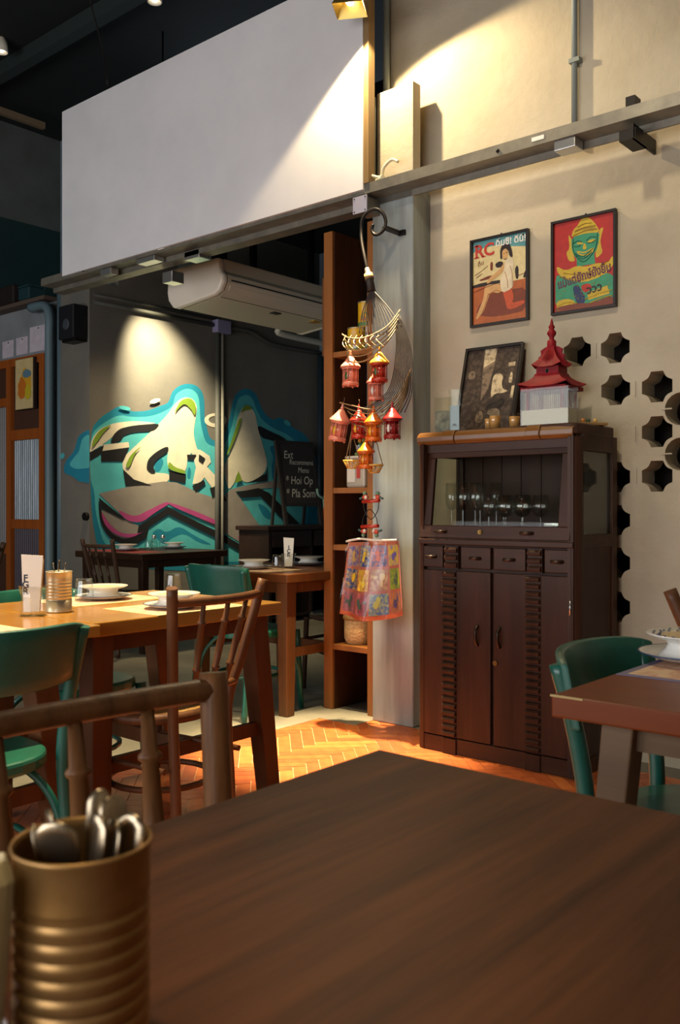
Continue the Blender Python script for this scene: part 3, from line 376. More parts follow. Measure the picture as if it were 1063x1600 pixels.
BW_PRINT=[
('photo_print', 'bw_dark', [(0, 0), (1, 0), (1, 1), (0, 1)]),
('photo_print', 'bw_mid', [(0.305, 0), (0.555, 0), (0.547, 0.156), (0.478, 0.488), (0.364, 0.63)]),
('photo_print', 'bw_light', [(0.322, 0), (0.541, 0), (0.533, 0.155), (0.335, 0.224)]),
('photo_print', 'bw_light', [(0.545, 0.563), (0.537, 0.432), (0.541, 0.366), (0.559, 0.331), (0.591, 0.317), (0.653, 0.316), (0.69, 0.325), (0.724, 0.348), (0.733, 0.374), (0.722, 0.415), (0.726, 0.448), (0.746, 0.491), (0.778, 0.514), (0.838, 0.529), (0.845, 0.54), (0.804, 0.552), (0.751, 0.557), (0.659, 0.555), (0.607, 0.568), (0.565, 0.602)]),
('photo_print', 'bw_mid', [(0.524, 0.793), (0.542, 0.753), (0.576, 0.734), (0.644, 0.729), (0.69, 0.736), (0.738, 0.76), (0.762, 0.784), (0.774, 0.822), (0.721, 0.83), (0.575, 0.815)]),
('photo_print', 'bw_mid', [(0.313, 0.864), (0.32, 0.802), (0.34, 0.77), (0.384, 0.752), (0.414, 0.758), (0.449, 0.792), (0.459, 0.826), (0.45, 0.878), (0.417, 0.896), (0.34, 0.891)]),
('photo_print', 'bw_light', [(0.845, 0.38), (0.861, 0.324), (0.876, 0.309), (0.897, 0.326), (0.906, 0.358), (0.91, 0.421), (0.899, 0.444), (0.869, 0.442), (0.852, 0.433), (0.842, 0.411)]),
('photo_print', 'bw_light', [(0.8, 0.195), (0.924, 0.191), (0.924, 0.238), (0.806, 0.242)]),
('photo_print', 'bw_mid', [(0.063, 0.294), (0.082, 0.264), (0.111, 0.252), (0.165, 0.251), (0.189, 0.273), (0.197, 0.332), (0.176, 0.355), (0.114, 0.356), (0.083, 0.345), (0.063, 0.317)]),
('photo_print', 'bw_light', [(0.916, 0.483), (0.97, 0.477), (0.959, 0.625), (0.91, 0.622)]),
('photo_print', 'bw_black', [(0.472, 0.733), (0.513, 0.694), (0.564, 0.673), (0.654, 0.659), (0.706, 0.642), (0.749, 0.613), (0.779, 0.616), (0.813, 0.649), (0.811, 0.678), (0.769, 0.717), (0.711, 0.733), (0.605, 0.736), (0.539, 0.74), (0.479, 0.746)]),
]
# ------------------------------------------------------------------ lamps and added fill lights (hood and mural fixtures are built further down)
spot_light('hood_lamp_light', (-2.83, 3.40, 3.50), (-2.45, 3.40, 2.50), 95, 150, 0.14, WARM, 0.02)
spot_light('hood_lamp_beam', (-2.83, 3.39, 3.50), (-2.78, 3.22, 0.0), 2600, 27, 0.8, WARM, 0.02)
spot_light('table_lamp_light', (-2.75, 1.65, 3.3), (-2.75, 1.75, 0.75), 800, 62, 0.5, WARM, 0.05)
spot_light('mural_lamp_light', (-5.98, 4.78, 3.22), (-6.5, 5.22, 2.1), 750, 54, 1.0, (1.0, 0.86, 0.56), 0.03)
spot_light('back_room_fill_light', (-5.75, 4.15, 3.3), (-5.8, 5.1, 0.7), 200, 74, 0.8, WARM, 0.06)  # unseen extra light, added to brighten the mural and back room
spot_light('passage_lamp_light', (-3.2, 2.8, 3.9), (-3.2, 3.2, 0.0), 150, 36, 0.6, WARM, 0.03)
spot_light('front_table_lamp_light', (-0.2, 1.9, 3.6), (-0.5, 1.9, 0.75), 50, 60, 0.9, WARM, 0.08)
spot_light('foreground_fill_light', (-0.62, 0.12, 3.3), (-0.55, 0.30, 0.80), 95, 26, 1.0, WARM, 0.08)  # unseen narrow spot added to brighten just the can and napkins
spot_light('poster_lamp_light', (-1.6, 1.9, 3.9), (-1.9, 3.85, 1.9), 120, 62, 0.9, (1.0, 0.84, 0.6), 0.10)

# ------------------------------------------------------------------ surface materials
PLASTER = mat('wall_plaster', '#b8ad98', 0.85, c2='#a2977f', scale=2.2, detail=8, bump=0.25, bscale=30, lo=0.3, hi=0.75)
COLUMN = mat('column_cement', '#98a09f', 0.8, c2='#777a74', scale=9.0, detail=8, bump=0.2, bscale=24, stretch=(1,1,0.08))
MURALW = mat('mural_wall_paint', '#6f6a60', 0.8, c2='#65625b', scale=3, detail=6, bump=0.12, bscale=30)
GREYW = mat('grey_wall_paint', '#8c9094', 0.85, c2='#777c80', scale=2.5, detail=7, bump=0.15, bscale=25)
BLUEW = mat('blue_grey_wall_paint', '#7d8f9a', 0.8, c2='#6f818c', scale=3, bump=0.1)
TEALW = mat('dark_teal_paint', '#12302f', 0.7)
WHITEP = mat('white_panel_paint', '#dcdadb', 0.6, c2='#d2d0d2', scale=2)
CEIL = mat('black_ceiling_paint', '#0d1414', 0.8)
CEILB = mat('ceiling_beam_paint', '#26302f', 0.7)
CONC = mat('concrete_floor', '#827c6a', 0.55, c2='#6f6a5b', scale=4, detail=8, bump=0.1, bscale=30)
GROUT = mat('grout', '#c2ab7e', 0.9)
STEEL = mat('galvanised_steel', '#8d887a', 0.45, 0.6, c2='#77736a', scale=10, detail=5)
BRIGHTM = mat('bright_metal', '#c9c9c6', 0.3, 0.9)
DARKM = mat('dark_iron', '#1a1513', 0.45, 0.5)
PIPE = mat('pipe_paint', '#7d8582', 0.5, 0.2)
BPIPE = mat('blue_pipe_paint', '#5f747c', 0.5)
LILAC = mat('lilac_plastic', '#8d86a8', 0.5)
WHITEPL = mat('white_plastic', '#d9d2c2', 0.4)
BLACK = mat('black_plastic', '#15151a', 0.5)

# ------------------------------------------------------------------ floor
floor = struct('floor', MB().box(-8.9, 2.5, -3.2, 7.5, -0.12, -0.004), GROUT)
slab = MB().box(-8.9, -3.17, -3.2, 7.5, -0.1, 0.0).box(-3.17, -2.93, 3.56, 7.5, -0.1, 0.0008).box(-2.93, 2.5, 3.71, 7.5, -0.1, 0.0)
o = part('concrete_slab', slab, CONC, floor)
TILES = [mat('terracotta_a', '#bd6430', 0.45, c2='#a85326', scale=20, coat=0.15), mat('terracotta_b', '#b0592c', 0.45, c2='#9a4b24', scale=20, coat=0.15),
         mat('terracotta_c', '#c97439', 0.45, c2='#b5622e', scale=20, coat=0.15)]
def clip(poly, a, b, c):
    out = []
    for i in range(len(poly)):
        p = poly[i]; q = poly[(i+1) % len(poly)]
        dp = a*p[0]+b*p[1]-c; dq = a*q[0]+b*q[1]-c
        if dp <= 0: out.append(p)
        if dp*dq < 0:
            t = dp/(dp-dq); out.append((p[0]+(q[0]-p[0])*t, p[1]+(q[1]-p[1])*t))
    return out
TW, GR = 0.0575, 0.0035
NR = 5; TL = TW*NR
s2 = math.sqrt(0.5)
tiles = []
def rot45(a, b): return (-2.83 + (a-b)*s2, 3.069 + (a+b)*s2)
for strip in range(-3, 30):
    for k in range(-110, 30):
        for H in (0, 1):
            if H: a0, b0, la, lb = k, k, NR, 1
            else: a0, b0, la, lb = k-1, k, 1, NR
            a0 += strip*NR; b0 -= strip*NR
            g = GR/2
            q = [rot45(u, v) for u, v in ((a0*TW+g, b0*TW+g), ((a0+la)*TW-g, b0*TW+g), ((a0+la)*TW-g, (b0+lb)*TW-g), (a0*TW+g, (b0+lb)*TW-g))]
            for A, B_, C_ in ((-1,0,3.168), (1,0,2.3), (0,1,3.705), (0,-1,-0.3)):
                q = clip(q, A, B_, C_)
                if len(q) < 3: break
            if len(q) < 3: continue
            cx = sum(p[0] for p in q)/len(q); cy = sum(p[1] for p in q)/len(q)
            tiles.append((cx, cy, q))
def tile_rank(t):
    x, y = t[0], t[1]
    # nearest the open strip of floor the photo shows: from under the left tables across to the cupboard's foot
    line = max(0.0, (-x-0.0) - 3.2)
    e = abs((y-1.2) - (x+3.2)*0.0)*0
    d1 = math.hypot(x+2.65, y-3.0); d2 = math.hypot(x+2.85, (y-2.2)*0.9) + 0.12; d3 = math.hypot((x+1.7)*0.6, (y-3.25)*1.6) + 0.25
    d4 = math.hypot(x+3.0, (y-1.55)) + 0.3
    return min(d1, d2, d3, d4)
tiles.sort(key=tile_rank)
tile_cache = {}
rest = MB()
for i, (cx, cy, q) in enumerate(tiles):
    if i < 300:
        key = tuple((round(x-cx, 3), round(y-cy, 3)) for x, y in q)
        mt = TILES[random.choice((0,0,1,1,2))]
        k2 = (key, mt.name)
        if k2 not in tile_cache:
            me = MB().prism([(x, y) for x, y in key], lambda u, v, d: (u, v, d), -0.004, 0.0).mesh('tile')
            me.materials.append(mt); tile_cache[k2] = me
        part('tile', tile_cache[k2], mt, floor, loc=(cx, cy, random.uniform(-0.0006, 0.0)))
    else:
        rest.prism(q, lambda u, v, d: (u, v, d), -0.004, 0.0)
o = part('tiles_beyond', rest, TILES[0], floor); o['kind'] = 'stuff'

# ------------------------------------------------------------------ poster wall with breeze-block openings
STARS = [(-1.867,1.802),(-1.687,1.799),(-1.685,1.614),(-1.5,1.613),(-1.5,1.421),(-1.5,1.231),(-1.685,1.231),(-1.685,1.042),(-1.685,0.855),(-1.685,0.662)]
ROUNDS = [(-1.397,1.512),(-1.397,1.322)]
def star(cx, cz, a=0.066, b=0.026):
    pts = []
    for k in range(4):
        t = k*PI/2
        c, s = math.cos(t), math.sin(t)
        loc = [(a, -b), (a, b)]
        for i in range(1, 5):   # concave corner arc round (a, a)
            w = -PI/2 - i*(PI/2)/5
            r = a-b
            loc.append((a + r*math.cos(w)*0.92 + 0.08*0, a + r*math.sin(w)*0.92))
        pts += [(cx + x*c - z*s, cz + x*s + z*c) for x, z in loc]
    return pts
def circ(cx, cz, r=0.07, n=20): return [(cx + r*math.cos(2*PI*k/n), cz + r*math.sin(2*PI*k/n)) for k in range(n)]
def wall_with_holes(name, outer, holes, y0, y1, m):
    bm = bmesh.new(); edges = []
    for loop in [outer] + holes:
        vs = [bm.verts.new((x, y0, z)) for x, z in loop]
        edges += [bm.edges.new((vs[i], vs[(i+1) % len(vs)])) for i in range(len(vs))]
    bmesh.ops.triangle_fill(bm, use_beauty=True, use_dissolve=False, edges=edges)
    r = bmesh.ops.extrude_face_region(bm, geom=bm.faces[:])
    bmesh.ops.translate(bm, vec=(0, y1-y0, 0), verts=[g for g in r['geom'] if isinstance(g, bmesh.types.BMVert)])
    bmesh.ops.recalc_face_normals(bm, faces=bm.faces[:])
    me = bpy.data.meshes.new(name); bm.to_mesh(me); bm.free(); me.materials.append(m)
    o = bpy.data.objects.new(name, me); COL.objects.link(o); o['kind'] = 'structure'
    return o
wall_back = wall_with_holes('wall_back', [(-2.95, 0), (2.45, 0), (2.45, 5.0), (-2.95, 5.0)], [star(*s) for s in STARS] + [circ(*c) for c in ROUNDS], 3.85, 3.99, PLASTER)
part('block_core', MB().box(-2.8, 2.45, 4.18, 4.25, 0, 3), mat('dark_cavity', '#2a221a', 0.9), wall_back)
# plaster ridges left where openings were filled in
rg = MB()
for x, z in ((-1.775,1.80),(-1.595,1.615),(-1.595,1.42),(-1.59,1.235)):
    rg.box(x-0.004, x+0.002, 3.846, 3.853, z-0.035, z+0.03)
for x, z in ((-1.45,1.515),(-1.45,1.325)): rg.box(x-0.03, x+0.015, 3.846, 3.853, z-0.003, z+0.003)
part('plaster_ridges', rg, PLASTER, wall_back)
struct('wall_column', MB().box(-2.93, -2.672, 3.70, 3.858, 0, 2.69), COLUMN, bevel=0.006)
struct('wall_column', MB().box(-2.90, -2.672, 3.70, 3.765, 2.735, 3.22), PLASTER, bevel=0.004)
# ------------------------------------------------------------------ the back room, side walls, shop front
wall_left = struct('wall_left', MB().box(-6.62, -6.5, 4.72, 7.3, 0, 3.8), MURALW)
wall_pier = struct('wall_pier', MB().box(-6.923, -6.5, 4.432, 4.72, 0, 2.98), MURALW)
struct('wall_far', MB().box(-6.62, -2.80, 7.3, 7.42, 0, 3.8), BLUEW)
struct('wall_passage', MB().box(-2.93, -2.80, 3.995, 7.3, 0, 3.8), BLUEW)
struct('wall_partition', MB().box(-8.6, -6.925, 4.56, 4.66, 0, 2.93), GREYW)
struct('wall_upper', MB().box(-8.72, -8.6, -3.2, 5.6, 4.03, 5.0), mat('upper_wall_paint', '#5f6462', 0.85, c2='#50544f', scale=2.5, detail=7))
struct('wall_side', MB().box(-8.72, -8.6, -3.2, 5.6, 0, 4.03), TEALW)
struct('wall_return', MB().box(-8.6, -6.62, 5.5, 5.6, 2.9, 5.0), BLUEW)
struct('wall_right', MB().box(2.4, 2.5, -3.1, 3.85, 0, 5.0), PLASTER)
wf = MB().box(-8.7, 2.5, -3.12, -3.0, 0, 0.5).box(-8.7, 2.5, -3.12, -3.0, 2.62, 5.0)
for a, b in ((-8.7,-6.65), (-3.15,-2.95), (0.55,2.5)): wf.box(a, b, -3.12, -3.0, 0.5, 2.62)
struct('wall_front', wf, PLASTER)
for k, (a, b) in enumerate(((-6.65,-3.15), (-2.95,0.55))):
    w = MB()
    for x0, x1 in ((a, a+0.06), (b-0.06, b), ((a+b)/2-0.03, (a+b)/2+0.03)): w.box(x0, x1, -3.09, -3.03, 0.5, 2.62)
    w.box(a, b, -3.09, -3.03, 0.5, 0.56).box(a, b, -3.09, -3.03, 2.56, 2.62)
    fr = struct('window_%d' % (k+2), w, wood('window_frame_wood', '#6b3a1a', '#4f2a14', 'z'))
    part('pane', MB().box(a+0.06, (a+b)/2-0.03, -3.065, -3.06, 0.56, 2.56), glass('window_pane'), fr)
    part('pane', MB().box((a+b)/2+0.03, b-0.06, -3.065, -3.06, 0.56, 2.56), glass('window_pane'), fr)
ceiling = struct('ceiling', MB().box(-8.72, 2.5, -3.2, 7.42, 5.0, 5.1), CEIL)
part('back_room_ceiling', MB().box(-6.62, -2.80, 4.75, 7.42, 3.8, 3.9), CEIL, ceiling)
for y in (4.22, 2.6, 1.0): part('ceiling_beam', MB().box(-8.6, 2.4, y-0.05, y+0.05, 4.88, 5.0), CEILB, ceiling)
part('ceiling_strip', MB().box(-8.05, -8.0, 4.3, 4.95, 4.80, 4.86), mat('tan_strip', '#7b664c', 0.7), ceiling)
for x in (-6.75, -5.1):
    w = MB().tube(spline([(x, 2.6, 4.86), (x-0.03, 3.3, 4.75), (x, 3.55, 4.2), (x+0.02, 3.60, 3.88)], 5), 0.006, 5)
    tag(part('hanging_cable', w, DARKM), 'thin black cable from the dark ceiling to the %s of the white panel' % ('left end' if x < -6 else 'middle'), 'cable', 'ceiling cables')

# white hanging panel above the track
struct('wall_panel', MB().box(-5.584, -2.90, 3.585, 3.625, 2.70, 3.84), WHITEP)
struct('trim_1', MB().box(-2.90, -2.868, 3.59, 3.64, 2.73, 3.9), wood('panel_edge_wood', '#8b7350', '#6d5636', 'z'))

# ------------------------------------------------------------------ sliding-door track across the opening
track = thing('sliding_door_track', 'long galvanised steel sliding door track spanning the room under the white panel', 'rail', (-2.5, 3.6, 2.68))
def rel(mb, loc):
    mb.v = [(x-loc[0], y-loc[1], z-loc[2]) for x, y, z in mb.v]; return mb
tl = (-2.5, 3.6, 2.68)
part('channel', rel(MB().box(-5.876, 2.40, 3.60, 3.606, 2.68, 2.732).box(-5.876, 2.40, 3.606, 3.70, 2.726, 2.732).box(-5.876, 2.40, 3.606, 3.698, 2.68, 2.686), tl), STEEL, track)
part('rear_flange', rel(MB().box(-5.876, 2.40, 3.70, 3.71, 2.648, 2.69).box(-5.876, -2.935, 3.71, 3.79, 2.648, 2.654), tl), STEEL, track)
for x, z in ((-4.52, 2.705), (-1.93, 2.708)):
    part('sticker', rel(MB().box(x-0.03, x+0.03, 3.5985, 3.600, z-0.009, z+0.009), tl), mat('sticker_paper', '#e5e0d6', 0.6), track)
for x in (-5.35, -2.13): part('screw', rel(MB().sphere((x, 3.598, 2.703), 0.009, 8), tl), DARKM, track)
for x0, x1, y0, y1, z0, z1 in ((-5.16,-5.04,3.60,3.66,2.635,2.675), (-4.76,-4.66,3.80,3.90,2.56,2.63), (-4.42,-4.28,3.70,3.80,2.63,2.68), (-4.78,-4.60,3.61,3.69,2.65,2.68), (-1.86,-1.76,3.61,3.69,2.635,2.68)):
    part('roller_block', rel(MB().box(x0, x1, y0, y1, z0, z1), tl), BRIGHTM, track, 0.004)
for x in (-1.53,):
    part('hanger_bracket', rel(MB().box(x-0.035, x+0.035, 3.61, 3.75, 2.60, 2.645).box(x+0.02, x+0.03, 3.60, 3.84, 2.60, 2.66), tl), DARKM, track)
    part('hanger_bracket', rel(MB().box(x-0.02, x+0.02, 3.64, 3.70, 2.733, 2.79), tl), DARKM, track)
pb = (-2.915, 3.62, 2.62)
jb = thing('junction_box', 'pale metal junction box with four screws under the track beside the iron hook', 'box', pb)
part('cover', rel(MB().box(-2.965, -2.875, 3.585, 3.592, 2.585, 2.67), pb), mat('lilac_metal', '#a9a6b6', 0.5, 0.3), jb)
part('body', rel(MB().box(-2.96, -2.88, 3.592, 3.70, 2.59, 2.665), pb), STEEL, jb)
for dx in (-0.035, 0.035):
    for dz in (-0.033, 0.033): part('screw', rel(MB().sphere((-2.92+dx, 3.584, 2.628+dz), 0.004, 6), pb), DARKM, jb)

# wires and rag on top of the track beside the column
rag = MB().tube(spline([(-2.93,3.63,2.745),(-2.88,3.62,2.77),(-2.83,3.64,2.76),(-2.80,3.63,2.80),(-2.76,3.64,2.83),(-2.72,3.64,2.81)], 5), 0.008, 6).tube(spline([(-2.95,3.62,2.742),(-2.88,3.66,2.75),(-2.80,3.62,2.745)], 5), 0.014, 6)
tag(part('wire_bundle', rag, mat('pale_wire', '#d9cfae', 0.5)), 'pale bundle of wires lying on the track below the lamp', 'wire')
# pipes on the upper wall
tag(part('conduit_pipe', MB().tube([(-2.93,3.82,2.74),(-2.93,3.82,5.0)], 0.018, 10).tube([(-2.915,3.69,2.74),(-2.915,3.69,3.2)], 0.014, 8), PIPE), 'grey conduit pipe running up the wall beside the white panel edge', 'pipe')
cp = thing('conduit_pipe', 'grey conduit pipe rising above the track to the right of the lit wall', 'pipe', (-1.87, 3.83, 2.74))
part('tube', MB().tube([(0,0,0),(0,0,2.26)], 0.014, 10), PIPE, cp)
part('clamp', MB().box(-0.02, 0.03, -0.018, 0.02, 0.36, 0.38), PIPE, cp)

# hood lamp over the lit wall
hl = thing('hood_lamp', 'lit flood lamp with square metal hood at the top edge above the track', 'lamp', (-2.83, 3.40, 3.50), math.radians(30))
hood = MB(); a, b_ = 0.075, 0.03
vs = [(-a,-a,0.0),(a,-a,0.0),(a,a,0.0),(-a,a,0.0),(-b_,-b_,0.10),(b_,-b_,0.10),(b_,b_,0.10),(-b_,b_,0.10)]
hood.add(vs, [(0,1,5,4),(1,2,6,5),(2,3,7,6),(3,0,4,7),(4,5,6,7)])
part('hood', hood, mat('brass_hood', '#b39a55', 0.35, 0.8), hl, thick=0.003)
part('bulb', MB().sphere((0,0,0.045), 0.022, 10), mat('lamp_glow', '#fff0c8', 0.5, emis='#ffe2a0', estr=25), hl)
part('stem', MB().tube([(0,0,0.10),(0,0,1.5)], 0.008, 8), DARKM, hl)

# ------------------------------------------------------------------ things of the back-room walls
# mural paint on the wall
mc = {'teal':'#157f99','cyan':'#4fb4b8','cream':'#ddd3b8','greyp':'#8f877d','black':'#121214','pink':'#b0447e','green':'#7d9a2c'}
MM = {k: mat('mural_'+k, v, 0.7, c2=tuple(min(1, c*0.82) for c in hexc(v)), scale=5, detail=6) for k, v in mc.items()}
mural = thing('graffiti_mural', 'large turquoise, black and cream graffiti mural sprayed across the back room wall', 'mural', (-6.5, 5.6, 0))
for i, (n, m, pts) in enumerate(MURAL):
    d = 0.0012 + 0.0003*i
    part(n, MB().prism(pts, lambda u, v, dd: (dd, u-5.6, v), d-0.0002, d), MM[m], mural)
nn = len(HALO_OUT); hm = MB()
vs = [(0.002, u-5.6, v) for u, v in HALO_OUT] + [(0.002, u-5.6, v) for u, v in HALO_IN]
hm.add(vs, [(k, (k+1) % nn, nn+(k+1) % nn, nn+k) for k in range(nn)])
part('halo_ring', hm, MM['cream'], mural, thick=0.002)
for i, (n, m, pts) in enumerate(MURAL_PIER):
    d = 0.0015 + 0.001*i
    part(n, MB().prism(pts, lambda u, v, dd: (u+6.5, 4.432-5.6-dd, v), d-0.0008, d), MM[m], mural)
tag(part('wall_plug', MB().tube([(-6.535,4.431,1.02),(-6.535,4.405,1.02)], 0.035, 10), DARKM), 'small dark round plug in the mural at the wall corner', 'plug')

# conduits and junction box
cv = thing('wall_conduit', 'vertical grey conduit running down the middle of the graffiti mural with lilac box on top', 'pipe', (-6.47, 5.88, 0))
part('tube', MB().tube([(0,0,0.0),(0,0,2.75)], 0.016, 10), mat('pale_pipe', '#8d8879', 0.6), cv)
part('tube', MB().tube([(-0.012,-0.05,0.0),(-0.012,-0.05,2.75)], 0.026, 10), mat('dark_pipe', '#4a4a43', 0.65), cv)
part('connection_box', MB().box(-0.03,0.05,-0.10,0.07,2.74,2.86), LILAC, cv, 0.006)
tag(part('wall_conduit', MB().tube([(-6.48,4.46,2.80),(-6.48,5.85,2.81)], 0.02, 8).tube([(-6.48,4.46,2.86),(-6.48,5.85,2.87)], 0.014, 8), mat('dark_pipe', '#4e5450', 0.5)), 'pair of dark horizontal conduits above the mural left of the lilac box', 'pipe')
tag(part('wall_conduit', MB().tube(spline([(-6.47,5.95,2.81),(-6.46,6.25,2.81),(-6.46,6.40,2.76),(-6.46,6.60,2.725),(-6.46,7.25,2.73)], 4), 0.024, 8), mat('dark_pipe', '#4e5450', 0.5)), 'dark horizontal conduit bending down right of the lilac box', 'pipe')
tag(part('wall_conduit', MB().tube([(-6.44,7.24,0.0),(-6.44,7.24,2.7)], 0.03, 8), mat('dark_blue_pipe', '#27353c', 0.5)), 'dark blue vertical pipe in the far corner next to the wooden shelf', 'pipe')
tag(part('drain_pipe', MB().tube(spline([(-6.25,6.42,2.95),(-6.25,6.42,2.84),(-6.27,6.50,2.80),(-6.30,7.28,2.80)], 4), 0.032, 10), WHITEPL), 'cream drain pipe with elbow leaving the air conditioner', 'pipe')
tag(part('wall_duct', MB().box(-6.30,-6.05,5.2,7.3,3.18,3.30), mat('dark_grey_duct', '#3c423f', 0.6)), 'long dark grey duct under the back room ceiling behind the air conditioner', 'duct')

# air conditioner
acl = (-4.99, 4.3, 2.54)
ac = thing('air_conditioner', 'cream ceiling-hung air conditioner in front of the graffiti wall', 'air conditioner', acl)
ACC = mat('ac_cream', '#d2c8b4', 0.45); ACE = mat('ac_end', '#eadfcd', 0.35); ACD = mat('ac_slot', '#1c1c1a', 0.6)
prof = [(-0.29,0.24),(-0.30,0.12),(-0.285,0.06),(-0.24,0.012),(-0.20,0.0),(0.20,0.035),(0.25,0.06),(0.285,0.12),(0.285,0.17),(0.25,0.20),(0.24,0.29),(-0.26,0.29)]
part('casing', MB().prism(prof, lambda u, v, d: (u, d, v), 0.03, 1.28), ACC, ac, 0.006)
pe = [(u*1.03, v*1.0 if v > 0.03 else v-0.004) for u, v in prof]
part('end_cap', MB().prism(pe, lambda u, v, d: (u, d, v), -0.03, 0.03), ACE, ac, 0.02)
part('end_cap', MB().prism(pe, lambda u, v, d: (u, d, v), 1.28, 1.34), ACE, ac, 0.02)
part('air_slot', MB().box(0.274, 0.289, 0.06, 1.26, 0.132, 0.141), ACD, ac)
part('louvre', MB().bar((0.266,0.06,0.085),(0.266,1.26,0.085), 0.004, 0.04, up=(0.5,0,0.8)), ACC, ac)
part('panel_seam', MB().bar((0.19,0.05,0.0335),(0.19,1.26,0.0335), 0.004, 0.003), ACD, ac)
part('badge', MB().box(0.10, 0.15, 0.62, 0.70, 0.022, 0.03), ACD, ac)
part('rating_label', MB().box(0.09, 0.16, 1.06, 1.14, 0.0235, 0.031), mat('yellow_label', '#b98a2a', 0.5), ac)
for y in (0.55, 1.2):
    part('hanger', MB().box(-0.02, 0.02, y-0.02, y+0.02, 0.28, 1.27), DARKM, ac)
part('mount', MB().box(0.02, 0.20, 0.0, 0.10, 0.28, 0.40), BLACK, ac)

# wall speaker on the pier
sp = thing('wall_speaker', 'black wall speaker mounted high on the pier left of the mural', 'speaker', (-6.63, 4.35, 2.47))
part('cabinet', MB().box(-0.11,0.11,-0.06,0.08,0.02,0.30), BLACK, sp, 0.01)
part('cone', MB().tube([(0,-0.064,0.14),(0,-0.055,0.14)], [0.03,0.07], 16), mat('cone_grey', '#3a3f46', 0.6), sp)
part('bracket', MB().box(-0.10,0.10,-0.03,0.10,0.0,0.02), DARKM, sp)

# three pipes left of the pier
for k, x in enumerate((-7.165, -7.05, -6.955)):
    pts = [(x,4.47,0.0),(x,4.47,2.70)]
    yy, zz = (4.49, 0.0) if k == 0 else (4.40, -0.02)
    if k < 2: pts = spline([(x,yy,0.0),(x,yy,1.4),(x,yy,2.55+zz),(x,yy,2.76+zz),(x-0.07,yy,2.87+zz),(x-0.30,yy,2.885+zz)], 5)
    else: pts = [(x,4.46,0),(x,4.46,2.98)]
    tag(part('vertical_pipe', MB().tube(pts, 0.038, 12), BPIPE), 'blue grey vertical pipe, %s of the three left of the mural pier' % ('leftmost','middle','rightmost')[k], 'pipe', 'pipes beside the pier')

# orange-framed window in the partition
OW = wood('orange_wood', '#a85a22', '#8a4416', 'z', 0.5)
win = struct('window_1', MB().box(-8.6,-7.30,4.50,4.555,2.40,2.475), OW, 'orange wooden window frame with corrugated panels at the far left')
for x0, x1 in ((-7.93,-7.85), (-7.37,-7.29)): part('stile', MB().box(x0,x1,4.495,4.555,0,2.40), OW, win)
for z0, z1 in ((1.715,1.81),(0.90,0.985)): part('rail', MB().box(-7.85,-7.37,4.50,4.55,z0,z1), OW, win)
for z0, z1 in ((2.04,2.12),(0.66,0.74)): part('rail', MB().box(-8.6,-7.93,4.50,4.55,z0,z1), OW, win)
def corr(x0, x1, z0, z1, n):
    return MB().grid(lambda u, v: (x0+(x1-x0)*u, 4.535+0.012*math.sin(u*n*2*PI), z0+(z1-z0)*v), n*6, 1)
part('wood_panel', MB().box(-7.85,-7.37,4.53,4.55,1.81,2.40), mat('brown_panel', '#4a2c1c', 0.6), win)
part('corrugated_panel', corr(-7.85,-7.37,0.985,1.715,14), mat('ribbed_glass', '#8f9aa1', 0.35, 0.2, c2='#5f6a70', scale=30, stretch=(1,1,0.05)), win, label='silver ribbed panel')
part('corrugated_panel', corr(-7.85,-7.37,0.0,0.90,14), mat('ribbed_brown', '#3b2b35', 0.5), win, label='dark purple ribbed panel')
part('wood_panel', MB().box(-8.6,-7.93,4.53,4.55,2.12,2.40), mat('brown_panel', '#4a2c1c', 0.6), win)
part('corrugated_panel', corr(-8.6,-7.93,0.74,2.04,18), mat('ribbed_grey', '#6f6a66', 0.4), win)
part('wood_panel', MB().box(-8.6,-7.93,4.53,4.55,0.0,0.66), mat('brown_panel', '#4a2c1c', 0.6), win)
# papers and picture
PAPER = mat('paper', '#cfc4cc', 0.8, c2='#bfb2bd', scale=12)
for (x0, x1, z0, z1), lb in (((-8.10,-7.90,2.51,2.67), 'small pale paper notice, leftmost of three above the orange window'), ((-7.853,-7.655,2.515,2.675), 'small pale paper notice, middle of three above the orange window'), ((-7.62,-7.345,2.515,2.745), 'larger pale paper notice, rightmost of three above the orange window')):
    p = thing('paper_notice', lb, 'paper', ((x0+x1)/2, 4.557, z0), 0, 'paper notices above the window')
    part('sheet', MB().box(-(x1-x0)/2,(x1-x0)/2,-0.003,0.0,0,z1-z0), PAPER, p)
    part('pin', MB().sphere((0.01,-0.004,z1-z0-0.02), 0.007, 6), DARKM, p)
pp = thing('framed_picture', 'small yellow abstract picture hanging on the orange window frame', 'picture', (-7.573, 4.48, 1.985))
part('backing', MB().box(-0.15,0.165,-0.008,0.02,0,0.465), mat('dark_backing', '#2a1c16', 0.6), pp)
part('print', MB().box(-0.145,0.145,-0.012,-0.008,0.005,0.46), mat('cream_print', '#d8c08a', 0.6, c2='#cbb27a', scale=9), pp)
bi = 0
for (cx, cz, rx, rz, c) in ((0.03,0.24,0.09,0.13,'#d9a020'), (-0.03,0.19,0.07,0.1,'#c9701c'), (0.05,0.32,0.07,0.04,'#5f7f8f'), (0.07,0.15,0.05,0.07,'#c7b225')):
    bi += 1; part('blot', MB().prism([(cx+rx*math.cos(k*PI/8)*(1+0.15*math.sin(3*k)), cz+rz*math.sin(k*PI/8)*(1+0.1*math.cos(5*k))) for k in range(16)], lambda u, v, d: (u, d, v), -0.0122-0.0006*bi, -0.0125-0.0006*bi), mat('blot_'+c, c, 0.6), pp)
